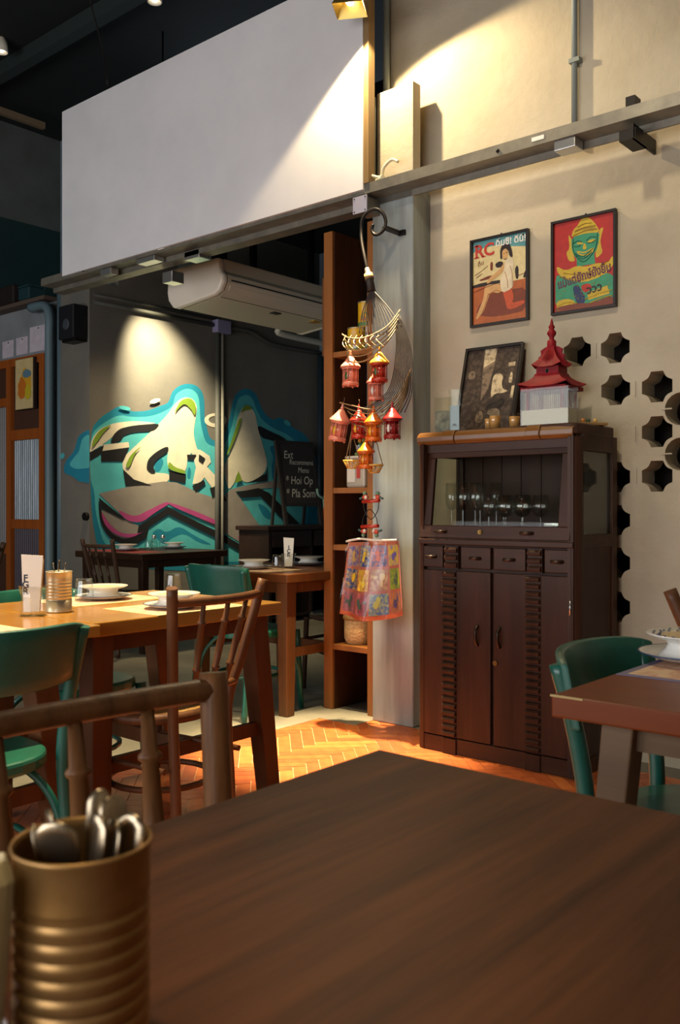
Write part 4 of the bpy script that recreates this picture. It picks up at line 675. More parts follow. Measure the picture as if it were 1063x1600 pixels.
# boxes on the partition ledge
struct('trim_2', MB().box(-8.6,-7.2,4.44,4.66,2.93,2.965), mat('ledge_wood', '#5a4a3f', 0.7))
ob = thing('amplifier', 'dark brown box standing on the ledge above the orange window', 'box', (-7.86,4.52,2.965))
part('case', MB().box(-0.185,0.185,-0.10,0.08,0,0.17), mat('dark_brown_case', '#1f1512', 0.6), ob, 0.015)
part('front_light', MB().box(-0.17,-0.12,-0.104,-0.10,0.005,0.025), mat('white_lens', '#d8d8d8', 0.3), ob)
ob = thing('small_box', 'small dark teal box on the ledge beside the track end', 'box', (-7.50,4.50,2.965))
part('case', MB().box(-0.09,0.09,-0.08,0.08,0,0.11), mat('teal_case', '#1d3a40', 0.5), ob, 0.01)
part('lid', MB().box(-0.095,0.095,-0.085,0.085,0.11,0.125), mat('teal_case', '#1d3a40', 0.5), ob)

for k, (x, y, lb) in enumerate(((-7.08,3.97,'small lit ceiling lamp at the far left edge under the dark ceiling'), (-5.50,4.32,'small pale ceiling lamp above the middle of the white panel'))):
    cl_ = thing('ceiling_lamp', lb, 'lamp', (x,y,4.88), 0, 'ceiling lamps')
    part('housing', MB().lathe([(0.03,0.12),(0.05,0.08),(0.055,0.0),(0.05,0.0),(0.04,0.07)], 14), WHITEPL, cl_)
    part('bulb', MB().sphere((0,0,0.03), 0.03, 10), mat('small_lamp_glow', '#fff6e0', 0.5, emis='#fff0d8', estr=4), cl_)
# mural spot lamp
ml = thing('track_spot_lamp', 'small black ceiling spot lamp aimed at the graffiti wall', 'lamp', (-5.98,4.78,3.25))
part('housing', MB().lathe([(0.03,0.12),(0.05,0.10),(0.05,0.02),(0.045,0.02)], 14), BLACK, ml)
part('stem', MB().tube([(0,0,0.11),(0,0,1.75)], 0.008, 6), DARKM, ml)

# far sideboard, chalkboard and pot
DKW = wood('far_dark_wood', '#2c1d17', '#201511', 'y', 0.5)
sb = thing('sideboard', 'dark wooden open sideboard against the wall under the chalkboard', 'sideboard', (-6.22,6.62,0))
part('top', MB().box(-0.22,0.22,-0.60,0.66,0.88,0.92), DKW, sb, 0.004)
part('side_panel', MB().box(-0.20,0.20,-0.57,-0.53,0,0.88), DKW, sb)
part('side_panel', MB().box(-0.20,0.20,0.60,0.64,0,0.88), DKW, sb)
part('back_panel', MB().box(-0.20,-0.18,-0.53,0.60,0,0.88), DKW, sb)
for z in (0.05,0.42): part('shelf_board', MB().box(-0.18,0.19,-0.53,0.60,z,z+0.025), DKW, sb)
part('divider', MB().box(-0.18,0.19,0.02,0.05,0.075,0.88), DKW, sb)
part('drawer', MB().box(0.19,0.21,-0.52,0.01,0.72,0.87), DKW, sb)
part('drawer', MB().box(0.19,0.21,0.06,0.59,0.72,0.87), DKW, sb)
cb = thing('chalkboard_easel', 'black chalkboard easel with handwritten menu standing on the dark sideboard', 'chalkboard', (-6.22,6.66,0.92), math.radians(-8))
CBW = mat('chalk_black', '#231d19', 0.7); CBS = mat('chalk_slate', '#2a2523', 0.85)
lean = lambda z: -0.16*(z/0.8)
def onb(y, z, off): return (0.10+lean(z)+off, y, z)
part('board', MB().prism([(-0.235,0.20),(0.235,0.20),(0.235,0.81),(-0.235,0.81)], lambda u, v, d: onb(u, v, d), -0.01, 0.006), CBS, cb)
for y in (-0.235, 0.215): part('frame_leg', MB().bar(onb(y+0.01,0.0,0), onb(y+0.01,0.82,0), 0.035, 0.03, up=(1,0,0)), CBW, cb)
part('frame_rail', MB().bar(onb(-0.235,0.82,0), onb(0.235,0.82,0), 0.03, 0.035), CBW, cb)
part('frame_rail', MB().bar(onb(-0.235,0.20,0), onb(0.235,0.20,0), 0.03, 0.03), CBW, cb)
for y in (-0.2,0.2): part('rear_leg', MB().bar((-0.16,y,0.0),(-0.06,y,0.8), 0.025, 0.025, up=(1,0,0)), CBW, cb)
CHALK = mat('chalk_white', '#cfc8b8', 0.9)
for s, y, z, sz in (('Ext', -0.10,0.66,0.11), ('Recommend', 0.055,0.60,0.075), ('Menu', 0.07,0.52,0.08), ('* Hoi Op', 0.0,0.405,0.115), ('* Pla Som', 0.0,0.275,0.12)):
    me = text_mesh(s, sz, shear=0.25)
    for v in me.vertices:
        yy, zz = y+v.co.x*0.8, z+v.co.y
        v.co = Vector(onb(yy, zz, 0.0085))
    part('chalk_lettering', me, CHALK, cb)
tp = thing('cloth_wrapped_pot', 'pale green and orange pot with curved handle on the sideboard beside the wooden shelf', 'pot', (-6.08,6.98,0.92))
part('lower_body', MB().lathe([(0.0,0.0),(0.055,0.0),(0.07,0.05),(0.07,0.17)], 16), mat('pot_orange', '#b3502c', 0.6), tp)
part('upper_body', MB().lathe([(0.07,0.17),(0.072,0.25),(0.055,0.32),(0.0,0.34)], 16), mat('pot_mint', '#8fb3a0', 0.6), tp)
part('handle', MB().tube(spline([(0,-0.05,0.30),(0,-0.10,0.27),(0,-0.17,0.30),(0,-0.19,0.36)], 5), 0.012, 8), mat('pot_mint', '#8fb3a0', 0.6), tp)
# ------------------------------------------------------------------ tall wooden shelf
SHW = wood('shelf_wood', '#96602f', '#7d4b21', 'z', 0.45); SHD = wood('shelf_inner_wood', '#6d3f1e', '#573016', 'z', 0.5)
sl = (-3.145, 3.9, 0.0)
shelf = thing('tall_shelf', 'tall narrow orange wooden open shelf standing beside the concrete column', 'shelf', sl)
part('side_panel', rel(MB().box(-3.317,-3.255,3.76,4.06,0,2.60), sl), SHW, shelf, 0.002)
part('front_post', rel(MB().box(-3.012,-2.968,3.76,3.80,0,2.60), sl), SHW, shelf, 0.002)
part('rear_post', rel(MB().box(-3.012,-2.968,4.02,4.06,0,2.60), sl), SHW, shelf, 0.002)
part('shade_lining', rel(MB().box(-3.2545,-3.2505,3.775,4.055,0,2.60), sl), wood('painted_shade_wood', '#4a2b17', '#38200f', 'z', 0.55), shelf)  # thin added sheet; its dark colour stands for shade on the inner face
SHZ = (0.355, 0.895, 1.203, 1.94)
for z in SHZ: part('shelf_board', rel(MB().box(-3.255,-2.99,3.765,4.06,z-0.03,z), sl), SHW, shelf, 0.002)
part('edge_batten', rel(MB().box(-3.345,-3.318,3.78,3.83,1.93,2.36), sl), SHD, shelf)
# painted tins
def tin(label, loc, rz, top, art, h=0.125, r=0.05, grp='picture tins on the shelf'):
    t = thing('picture_tin', label, 'tin', loc, rz, grp)
    part('body', MB().lathe([(0,0),(r,0),(r,h)], 24), top, t)
    part('lid', MB().lathe([(r*0.98,h),(r*1.03,h),(r*1.03,h+0.008),(0,h+0.008)], 24), mat('tin_lid','#c9b98a',0.3,0.7), t)
    for a, z, s, c in art:
        n = 9; pts = [(a + s/r*math.cos(2*PI*k/n), z + s*math.sin(2*PI*k/n)) for k in range(n)]
        vs = [((r+0.001)*math.cos(u), (r+0.001)*math.sin(u), v) for u, v in pts]
        part('picture', MB().add(vs, [tuple(range(n))]), mat('tin_'+c, c, 0.4), t)
    band = MB().lathe([(r+0.0006,0.0),(r+0.0006,0.02)], 24)
    part('base_band', band, mat('tin_green','#3f7a3a',0.4), t)
    return t
Y_ = mat('tin_yellow','#d6a51a',0.35); Wt = mat('tin_white','#d8d4c6',0.35)
va = math.radians(-50)
tin('yellow picture tin with bears, lower left of three on the top shelf', (-3.165,3.86,1.94), 0, Y_, [(va-0.5,0.055,0.02,'#6b4a86'),(va+0.1,0.06,0.024,'#a0522d'),(va+0.6,0.075,0.018,'#7a3a24'),(va-0.2,0.03,0.014,'#d8d4c6')])
tin('white picture tin with fruit, lower right of three on the top shelf', (-3.05,3.87,1.94), 0, Wt, [(va-0.5,0.06,0.022,'#c4622a'),(va+0.1,0.075,0.02,'#7d9a2c'),(va,0.035,0.02,'#b0402a')])
tin('yellow picture tin with a tractor scene balanced on two other tins', (-3.10,3.87,2.073), 0, Y_, [(va-0.2,0.05,0.022,'#4d6b2c'),(va+0.1,0.03,0.018,'#2d4a5c'),(va-0.5,0.04,0.014,'#b0602a'),(va+0.4,0.065,0.02,'#8a6a1c')])
# jar and tub on the second shelf
jr = thing('sweet_jar', 'clear jar of green and orange balls stacked on a plastic tub', 'jar', (-3.115,3.84,1.373))
part('glass_wall', MB().lathe([(0.052,0.0),(0.056,0.01),(0.056,0.13),(0.045,0.14)], 16), glass('jar_glass', (0.9,0.95,0.92), 0.04), jr)
part('lid', MB().lathe([(0.048,0.14),(0.048,0.155),(0,0.155)], 16), mat('jar_lid','#c7c4b4',0.4), jr)
for k in range(26):
    a = random.uniform(0,2*PI); r = random.uniform(0.0,0.04); z = 0.012+ (k//6)*0.024
    part('ball', MB().sphere((r*math.cos(a), r*math.sin(a), z), 0.013, 6), mat('ball_%d'%(k%4), ('#2f6a4a','#c4702a','#49685c','#7d8a3c')[k%4], 0.4), jr)
tb = thing('plastic_tub', 'cloudy plastic tub with red label on the second shelf', 'tub', (-3.11,3.84,1.203))
part('body', MB().box(-0.065,0.065,-0.06,0.06,0,0.155), mat('cloudy_plastic','#a89c8a',0.35), tb, 0.012)
part('lid', MB().box(-0.07,0.07,-0.065,0.065,0.155,0.17), mat('cloudy_lid','#c2baa8',0.4), tb, 0.006)
part('label_sheet', MB().box(-0.055,-0.0,-0.0625,-0.061,0.03,0.12), mat('tub_paper','#cfc8b8',0.6), tb)
part('red_mark', MB().box(0.01,0.035,-0.0625,-0.061,0.05,0.13), mat('tub_red','#b0382a',0.6), tb)
# bamboo tiffin basket
STR = mat('straw_weave','#b8935a',0.7,c2='#d9bd83',scale=60,detail=3,bump=0.6,stretch=(1,1,2))
tf = thing('bamboo_tiffin', 'tall woven bamboo tiffin basket on the lowest shelf', 'basket', (-3.160,3.875,0.355))
part('tier', MB().lathe([(0,0),(0.07,0.0),(0.082,0.03),(0.082,0.13),(0.076,0.14)], 20), STR, tf)
part('tier', MB().lathe([(0.076,0.14),(0.086,0.15),(0.086,0.27),(0.078,0.285)], 20), STR, tf)
part('tier', MB().lathe([(0.078,0.285),(0.088,0.29),(0.09,0.355),(0.06,0.385),(0,0.39)], 20), STR, tf)
part('rim_band', MB().lathe([(0.083,0.13),(0.09,0.135),(0.09,0.15),(0.083,0.155)], 20), mat('bamboo_band','#8d6a35',0.6), tf)
fr_ = MB()
for s in (-1,1): fr_.tube([(s*0.075,0,0.36),(s*0.075,0,0.49)], 0.007, 6)
fr_.tube([(-0.075,0,0.49),(0.075,0,0.49)], 0.007, 6).tube([(-0.075,0,0.445),(0.075,0,0.445)], 0.005, 6)
part('carry_frame', fr_, mat('bamboo_frame','#8a7350',0.6), tf)

# ------------------------------------------------------------------ iron hook with wire fan, bird cages, perches, sheet
hk = (-2.73,3.66,2.46)
hook = thing('iron_scroll_hook', 'black wrought iron scroll hook fixed to the concrete column', 'hook', hk)
scroll = [(-2.815,3.56,2.500),(-2.822,3.56,2.475),(-2.81,3.56,2.452),(-2.785,3.56,2.444),(-2.758,3.57,2.462),(-2.750,3.58,2.50),(-2.765,3.58,2.545),(-2.80,3.57,2.575),(-2.845,3.56,2.57),(-2.875,3.55,2.535),(-2.882,3.55,2.48),(-2.87,3.54,2.42),(-2.845,3.53,2.34),(-2.83,3.53,2.28)]
part('scroll', rel(MB().tube(spline(scroll, 5), 0.0085, 8), hk), DARKM, hook)
part('wall_plate', rel(MB().box(-2.755,-2.715,3.685,3.70,2.46,2.485).box(-2.765,-2.735,3.57,3.69,2.466,2.48), hk), DARKM, hook)
# wire fan / whisk hanging under the hook
RAT = mat('cane_dark','#1f1611',0.6); RATL = mat('cane_light','#80643f',0.55)
wf_ = thing('wire_whisk_hanger', 'large bamboo whisk shaped hanger with fanned dark canes below the iron hook', 'hanger', (-2.80,3.53,1.9))
wl = (-2.80,3.53,1.9)
part('handle', rel(MB().tube([(-2.83,3.53,2.28),(-2.815,3.53,2.23),(-2.80,3.53,2.16)], [0.012,0.02,0.022], 10), wl), RAT, wf_)
part('binding', rel(MB().tube([(-2.822,3.53,2.25),(-2.812,3.53,2.22)], [0.022,0.024], 10), wl), RATL, wf_)
for k in range(13):   # upper fan of canes down to the first basket ring
    t = k/12
    xe = -2.87 + 0.26*t; ze = 1.93 + 0.06*abs(t-0.5)
    bow = -0.03 + 0.07*t
    p = spline([(-2.808+0.012*t,3.53,2.17), (-2.83+bow+0.10*t,3.53,2.06), (xe,3.52,ze)], 5)
    part('cane', rel(MB().tube(p, 0.0026, 5), wl), RAT, wf_)
for k in range(5):    # pale curved rim wires of the upper scoop
    z0 = 1.945 - 0.022*k
    p = spline([(-2.93+0.01*k,3.46,z0+0.01), (-2.86,3.43,z0-0.02-0.006*k), (-2.76,3.43,z0-0.03-0.006*k), (-2.66-0.004*k,3.47,z0+0.015), (-2.625-0.006*k,3.53,z0+0.10)], 5)
    part('rim_wire', rel(MB().tube(p, 0.0036, 5), wl), RATL, wf_)
for k in range(7):
    x = -2.92 + 0.035*k
    p = spline([(x-0.02,3.50,1.955-0.004*k), (x+0.01,3.44,1.90), (x+0.05,3.45,1.86)], 4)
    part('cross_wire', rel(MB().tube(p, 0.003, 5), wl), RATL, wf_)
lw = (-2.72,3.55,1.6)
w2 = thing('wire_whisk_hanger', 'second bamboo whisk hanger with long canes curving down behind the bird cages', 'hanger', lw)
for k in range(14):
    t = k/13
    p = spline([(-2.70+0.035*t,3.58,2.03), (-2.68+0.09*t,3.57,1.86), (-2.72+0.15*t,3.55,1.66), (-2.90+0.30*t,3.53,1.57-0.02*t)], 5)
    part('cane', rel(MB().tube(p, 0.0026, 5), lw), RAT, w2)
for k in range(5):
    z0 = 1.60 - 0.022*k
    p = spline([(-2.945+0.025*k,3.46,z0+0.018), (-2.84,3.44,z0-0.008), (-2.72,3.45,z0-0.03), (-2.62,3.50,z0+0.03), (-2.585-0.004*k,3.56,z0+0.16)], 5)
    part('rim_wire', rel(MB().tube(p, 0.0034, 5), lw), RATL, w2)
# toy cages
def tmat(name, c, tr=0.35):
    m = mat(name, c, 0.25, trans=0.0, coat=0.3)
    m.node_tree.nodes['Principled BSDF'].inputs['Subsurface Weight'].default_value = tr
    m.node_tree.nodes['Principled BSDF'].inputs['Subsurface Radius'].default_value = (0.02,0.01,0.006)
    return m
PINKP = tmat('toy_pink','#e0876e'); REDP = tmat('toy_red','#b3311f'); ORGP = tmat('toy_orange','#d9691d'); AMBP = tmat('toy_amber','#e8a13a'); DREDP = tmat('toy_dark_red','#8a1c1c'); GOLDP = tmat('toy_gold','#d9a648')
def cage(label, loc, roofm, basem, corem, s=1.0, tilt=0.0, rz=0.0):
    t = thing('toy_bird_cage', label, 'bird cage', loc, rz, 'toy bird cages on the hanger')
    t.rotation_euler = (0, tilt, rz); t.scale = (s,s,s)
    part('roof', MB().lathe([(0.047,0.088),(0.050,0.092),(0.047,0.098),(0.034,0.112),(0.022,0.128),(0.012,0.142),(0.007,0.147)], 12), roofm, t, thick=0.002)
    part('finial', MB().lathe([(0.004,0.144),(0.009,0.152),(0.004,0.160),(0.006,0.166),(0.001,0.178)], 8), roofm, t)
    part('eaves_ring', MB().lathe([(0.036,0.080),(0.043,0.082),(0.043,0.090),(0.036,0.090)], 12), basem, t)
    for k in range(10):
        a = 2*PI*k/10
        part('bar', MB().tube([(0.036*math.cos(a),0.036*math.sin(a),0.014),(0.037*math.cos(a),0.037*math.sin(a),0.083)], 0.0022, 4), basem, t)
    part('base', MB().lathe([(0,0.006),(0.034,0.004),(0.040,0.0),(0.042,0.010),(0.038,0.020),(0,0.022)], 12), basem, t)
    for k in range(4):
        a = 2*PI*k/4+0.4
        part('foot', MB().sphere((0.036*math.cos(a),0.036*math.sin(a),0.0), 0.006, 6), basem, t)
    part('inner_drum', MB().lathe([(0,0.02),(0.029,0.022),(0.031,0.05),(0.029,0.08),(0,0.082)], 12), basem, t)
    part('toy_bird', MB().sphere((0,-0.022,0.048), 0.016, 8, (1,0.8,1.5)), corem, t)
    part('hanging_loop', MB().tube(spline([(0,0,0.176),(0.004,0,0.19),(0,0,0.20)], 3), 0.0012, 4), RATL, t)
    return t
GRNB = mat('toy_green','#3d5a2a',0.4); YELB = mat('toy_yellow','#e0a81c',0.4); WHB = mat('toy_white','#d8d0c0',0.4)
cage('pink toy bird cage hanging leftmost in the upper row', (-2.885,3.47,1.695), PINKP, PINKP, GRNB, 1.02)
cage('amber roofed toy bird cage with dark green bird, right in the upper row', (-2.705,3.47,1.700), AMBP, REDP, GRNB, 0.98)
cage('pink toy bird cage hanging lowest in the upper row, behind its two neighbours', (-2.765,3.52,1.62), PINKP, PINKP, WHB, 0.95)
cage('tilted pink and red toy bird cage with yellow bird, leftmost in the middle row', (-2.965,3.46,1.43), PINKP, PINKP, YELB, 1.08, 0.22)
cage('red toy bird cage second from left in the middle row', (-2.832,3.47,1.435), REDP, REDP, YELB, 0.95)
cage('orange toy bird cage third from left in the middle row', (-2.732,3.46,1.415), ORGP, ORGP, YELB, 0.98)
cage('dark red toy bird cage with white bird, rightmost in the middle row', (-2.635,3.48,1.425), DREDP, DREDP, WHB, 1.0)
cage('orange toy bird cage hanging lowest of all the toy cages', (-2.762,3.44,1.285), ORGP, ORGP, AMBP, 0.88)
def basket(label, loc):
    t = thing('toy_basket', label, 'basket', loc, 0, 'toy baskets on the hanger')
    bw_ = MB()
    for k in range(12):
        a = 2*PI*k/12; bw_.tube([(0.042*math.cos(a),0.042*math.sin(a),0.0),(0.022*math.cos(a+0.25),0.022*math.sin(a+0.25),-0.036)], 0.0018, 4)
        bw_.tube([(0.042*math.cos(a),0.042*math.sin(a),0.0),(0.022*math.cos(a-0.25),0.022*math.sin(a-0.25),-0.036)], 0.0018, 4)
    part('weave', bw_, GOLDP, t)
    part('rim', MB().lathe([(0.040,-0.003),(0.045,-0.003),(0.045,0.005),(0.040,0.005),(0.040,-0.003)], 14), GOLDP, t)
    part('bottom', MB().lathe([(0,-0.038),(0.023,-0.038),(0.023,-0.033),(0,-0.033)], 12), GOLDP, t)
    for a in (0.3, 2.6, 4.6):
        part('cord', MB().tube([(0.042*math.cos(a),0.042*math.sin(a),0.0),(0,0,0.15)], 0.0025, 5), RATL, t)
basket('straw coloured toy basket hanging left of the lowest orange cage', (-2.868,3.46,1.325))
basket('straw coloured toy basket hanging under the lowest orange cage', (-2.735,3.47,1.300))
# perches with birds
def perch(label, loc, flip):
    t = thing('bird_perch', label, 'perch', loc, 0, 'toy bird perches')
    s = -1 if flip else 1
    part('stick', MB().tube([(-0.052,0,0),(0.052,0,0.006)], 0.009, 8), REDP, t)
    part('wire_loop', MB().tube(spline([(-0.045,0,0),(-0.040,0.0,-0.045*s),(0,0,-0.085*s),(0.040,0.0,-0.045*s),(0.048,0,0)], 5), 0.0022, 5), DARKM, t)
    for x, c in ((-0.035, WHB), (0.038, WHB)):
        q = 1 if x > 0 else -1
        b = part('toy_bird', MB().sphere((x,0,0.022*s), 0.016, 8, (1.3,0.8,0.8)), mat('bird_red','#c2452c',0.4), t)
        part('head', MB().sphere((x+q*0.004,0,0.040*s), 0.011, 8), mat('bird_green','#6a8a6a',0.4), b)
        part('tail', MB().bar((x+q*0.014,0,0.022*s),(x+q*0.034,0,0.014*s), 0.010, 0.008), mat('bird_dark','#2f4a3f',0.4), b)
        part('breast', MB().sphere((x-q*0.008,-0.006,0.020*s), 0.010, 6), WHB, b)
perch('red toy perch with two birds sitting upright', (-2.748,3.46,1.125), False)
perch('red toy perch with two birds hanging upside down above the picture sheet', (-2.756,3.46,1.003), True)
# plastic picture sheet
def sheet_pt(u, v, off=0.0):
    # u across, v down; gathers at the top and flares to the hem
    x = (-2.895 + 0.32*u)*(1-v) + (-2.945 + 0.415*u)*v
    z = 0.925 + 0.015*u - 0.355*v - 0.03*math.sin(u*PI)*v + 0.012*u*v
    y = 3.46 + 0.030*math.sin(u*9.5+0.6)*(0.4+0.6*v) - 0.02*v - off
    return (x, y, z)
ps = thing('picture_sheet', 'hanging plastic sheet of bright fruit and animal picture cards', 'picture sheet', (-2.75,3.46,0.57))
psl = (-2.75,3.46,0.57)
part('backing_sheet', rel(MB().grid(lambda u, v: sheet_pt(u, v), 36, 10), psl), mat('sheet_pink','#b0634a',0.3), ps, thick=0.002)
pal = [('#5b4f86','#c9a055'),('#31477e','#d8b23a'),('#3a3f6f','#cf5a2c'),('#d0b02a','#6f5f9a'),('#2f4476','#e0b52c'),('#c28a3a','#e8c83c'),('#9a5a3a','#c9b06a'),('#9aa32c','#3b5f4c'),('#b25a66','#4b5a4e'),('#a84c58','#3f4d45'),('#3a5f9a','#b8c04a'),('#c0792a','#5a4a7a')]
ci = 0
for r in range(3):
    for c in range(4):
        u0, u1, v0, v1 = 0.03+c*0.243, 0.03+c*0.243+0.215, 0.05+r*0.31, 0.05+r*0.31+0.27
        bg, fg = pal[ci]; ci += 1
        pc = part('picture_card', rel(MB().grid(lambda a, b: sheet_pt(u0+(u1-u0)*a, v0+(v1-v0)*b, 0.0025), 8, 4), psl), mat('card_'+bg, bg, 0.3, c2=fg, scale=60, detail=5, lo=0.40, hi=0.72), ps)
        m2 = MB()
        for q in range(3):
            cu, cv_ = u0+(u1-u0)*random.uniform(0.3,0.7), v0+(v1-v0)*random.uniform(0.3,0.7)
            su, sv = (u1-u0)*random.uniform(0.08,0.2), (v1-v0)*random.uniform(0.08,0.22)
            n = 10
            m2.add([sheet_pt(cu+su*math.cos(2*PI*k/n), cv_+sv*math.sin(2*PI*k/n), 0.0042+0.0006*q) for k in range(n)], [tuple(range(n))])
        part('card_motif', rel(m2, psl), mat('motif_'+fg, fg, 0.3), pc)
part('clear_sleeve', rel(MB().grid(lambda u, v: (lambda p: (p[0], p[1]-0.012-0.006*math.sin(u*23+v*9), p[2]))(sheet_pt(u, v)), 40, 14), psl), glass('clear_plastic', (1,1,1), 0.03, 0.15, 1.3), ps)
part('top_clip', rel(MB().tube(spline([(-2.895,3.45,0.93),(-2.80,3.44,0.945),(-2.70,3.44,0.94),(-2.58,3.45,0.945)], 4), 0.006, 6), psl), mat('clip_white','#d8cfc0',0.4), ps)
part('hanging_string', rel(MB().tube(spline([(-2.756,3.46,1.004),(-2.76,3.455,0.965),(-2.755,3.45,0.94)], 3), 0.002, 4), psl), RATL, ps)

# ------------------------------------------------------------------ glass-fronted cupboard
CW = wood('cupboard_wood', '#452c1f', '#2c1b12', 'z', 0.42, 16, 0.1, 0.0, 0.18)
CWX = wood('cupboard_wood_cross', '#472e21', '#2f1d14', 'x', 0.42, 16, 0.1, 0.0, 0.18)
CWL = wood('cupboard_rail_wood', '#7a5226', '#5b391a', 'x', 0.3, 16, 0.06, 0.2)
CWD = wood('cupboard_inside_wood', '#3f2a1f', '#2f1e16', 'z', 0.6, 10)
BRASS = mat('aged_handle', '#3a2c22', 0.35, 0.6); GOLD = mat('brass_lock', '#7d6030', 0.4, 0.8)
cl = (-2.06, 3.42, 0.0)
X0, X1, YF, YB = -2.455, -1.655, 3.42, 3.80
cup = thing('china_cupboard', 'dark carved wooden cupboard with glass flap front standing against the wall', 'cupboard', cl)
def cp_(name, mb, m, bevel=0.0, parent=None, label=None): return part(name, rel(mb, cl), m, parent or cup, bevel, label)
def rpost(x, y, r, z0, z1, sx):   # rounded corner post
    pts = [(x, y)]
    n = 6
    arc = [(x + sx*(-r) + sx*r*math.sin(PI/2*k/n), y + r - r*math.cos(PI/2*k/n)) for k in range(n+1)]
    poly = [(x-sx*r, y+r)] + arc
    return MB().prism(poly, lambda u, v, d: (u, v, d), z0, z1)
R_ = 0.045
cp_('corner_post', MB().box(X1-0.028, X1-0.02, YF, YF+0.02, 0, 1.40).prism([(X1-R_,YF+0.05)] + [(X1-R_+R_*math.sin(PI/2*k/6), YF+R_-R_*math.cos(PI/2*k/6)) for k in range(7)] + [(X1,YF+0.05)], lambda u, v, d: (u, v, d), 0.0, 1.385), CW)
cp_('corner_post', MB().prism([(X0,YF+0.05)] + [(X0+R_-R_*math.sin(PI/2*(6-k)/6), YF+R_-R_*math.cos(PI/2*(6-k)/6)) for k in range(7)] + [(X0+R_,YF+0.05)], lambda u, v, d: (u, v, d), 0.0, 1.385), CW)
cp_('rear_post', MB().box(X1-0.04, X1, YB-0.045, YB, 0, 1.40), CW, 0.003)
cp_('rear_post', MB().box(X0, X0+0.04, YB-0.045, YB, 0, 1.40), CW, 0.003)
# side walls
for xa, xb, s in ((X1-0.025, X1-0.008, 1), (X0+0.008, X0+0.025, -1)):
    cp_('side_panel', MB().box(xa, xb, YF+0.05, YB-0.045, 0.06, 0.93), CW)
    cp_('side_rail', MB().box(xa-0.004, xb+0.006, YF+0.05, YB-0.045, 0.93, 0.985), CWX, 0.002)
    cp_('side_rail', MB().box(xa-0.004, xb+0.006, YF+0.05, YB-0.045, 1.33, 1.40), CWX, 0.002)
    cp_('side_rail', MB().box(xa-0.004, xb+0.006, YF+0.05, YB-0.045, 0.0, 0.06), CWX, 0.002)
    cp_('side_pane', MB().box((xa+xb)/2-0.002, (xa+xb)/2+0.002, YF+0.05, YB-0.045, 0.985, 1.33), glass('cupboard_side_pane', (0.72,0.74,0.66), 0.05))
# top with rounded front rail and straps
top_prof = [(YF-0.004+0.05,1.44),(YF+0.02,1.438),(YF+0.004,1.430),(YF-0.006,1.415),(YF-0.006,1.395),(YF+0.01,1.382),(YF+0.05,1.380)]
cp_('top_rail', MB().prism(top_prof, lambda u, v, d: (d, u, v), X0+0.01, X1-0.02), CWL, 0.003)
cp_('top_board', MB().prism([(X0+0.004,YF+0.045),(X1-0.03,YF+0.0),(X1-0.008,YF+0.012),(X1,YF+0.04),(X1,YB-0.04),(X1-0.03,YB),(X0+0.03,YB),(X0+0.004,YB-0.03)], lambda u, v, d: (u, v, d), 1.395, 1.442), CWX, 0.008)
sp_ = [(y-0.004 if y < YF+0.04 else y, z+0.004 if z > 1.42 else z) for y, z in top_prof]
for x in (-2.275, -1.855): cp_('strap', MB().prism(sp_, lambda u, v, d: (d, u-0.004, v), x-0.032, x+0.032), CWL, 0.003)
cp_('header', MB().box(X0+0.03, X1-0.03, YF+0.03, YF+0.055, 1.345, 1.395), CWX)
# back and floor of the display
for k in range(7):
    w = (X1-X0-0.08)/7
    cp_('back_board', MB().box(X0+0.04+k*w+0.002, X0+0.04+(k+1)*w-0.002, YB-0.03, YB-0.012, 0.05, 1.40), CWD)
cp_('display_floor', MB().box(X0+0.03, X1-0.03, YF+0.02, YB-0.03, 0.955, 0.975), CWX)
cp_('middle_rail', MB().box(X0+0.02, X1-0.02, YF-0.006, YF+0.06, 0.932, 0.957), CWX, 0.004)
# slanted glass flap: hinged at the top, bottom edge forward
def fl(x, z, d):   # point on the slanted flap: z in 0..1 up the flap, d outward
    z0, z1 = 0.962, 1.372
    y = YF + 0.002 + 0.052*z
    return (x, y - d, z0 + (z1-z0)*z)
FX0, FX1 = X0+0.025, X1-0.035
def flbox(x0, x1, z0, z1, d0=-0.014, d1=0.006):
    return MB().prism([(x0,z0),(x1,z0),(x1,z1),(x0,z1)], lambda u, v, d: fl(u, v, d), d0, d1)
flap = cp_('glass_flap', flbox(FX0, FX1, 0.0, 0.135), CWX, 0.003)
cp_('flap_rail', flbox(FX0, FX1, 0.875, 1.0), CWX, 0.003, flap)
cp_('flap_stile', flbox(FX0, FX0+0.055, 0.135, 0.875), CW, 0.003, flap)
cp_('flap_stile', flbox(FX1-0.055, FX1, 0.135, 0.875), CW, 0.003, flap)
cp_('flap_pane', flbox(FX0+0.05, FX1-0.05, 0.125, 0.885, -0.006, -0.003), glass('flap_glass', (0.93,0.94,0.92), 0.008), 0, flap)
def pull(parent, x, z, yb, vert=False, L=0.055):
    a = L/2
    if vert: pts = [(x,yb,z-a),(x,yb-0.018,z-a*0.5),(x,yb-0.020,z+a*0.5),(x,yb,z+a)]
    else: pts = [(x-a,yb,z),(x-a*0.5,yb-0.018,z),(x+a*0.5,yb-0.020,z),(x+a,yb,z)]
    cp_('handle', MB().tube(spline(pts, 4), 0.0075, 8), BRASS, 0, parent)
for x in (-2.315, -1.885): pull(flap, x, 0.990, YF-0.002)
cp_('lock', MB().tube([(-2.11,YF-0.008,0.990),(-2.11,YF+0.005,0.990)], 0.010, 14).tube([(-2.11,YF-0.013,0.990),(-2.11,YF-0.008,0.990)], 0.006, 8), GOLD, 0, flap)
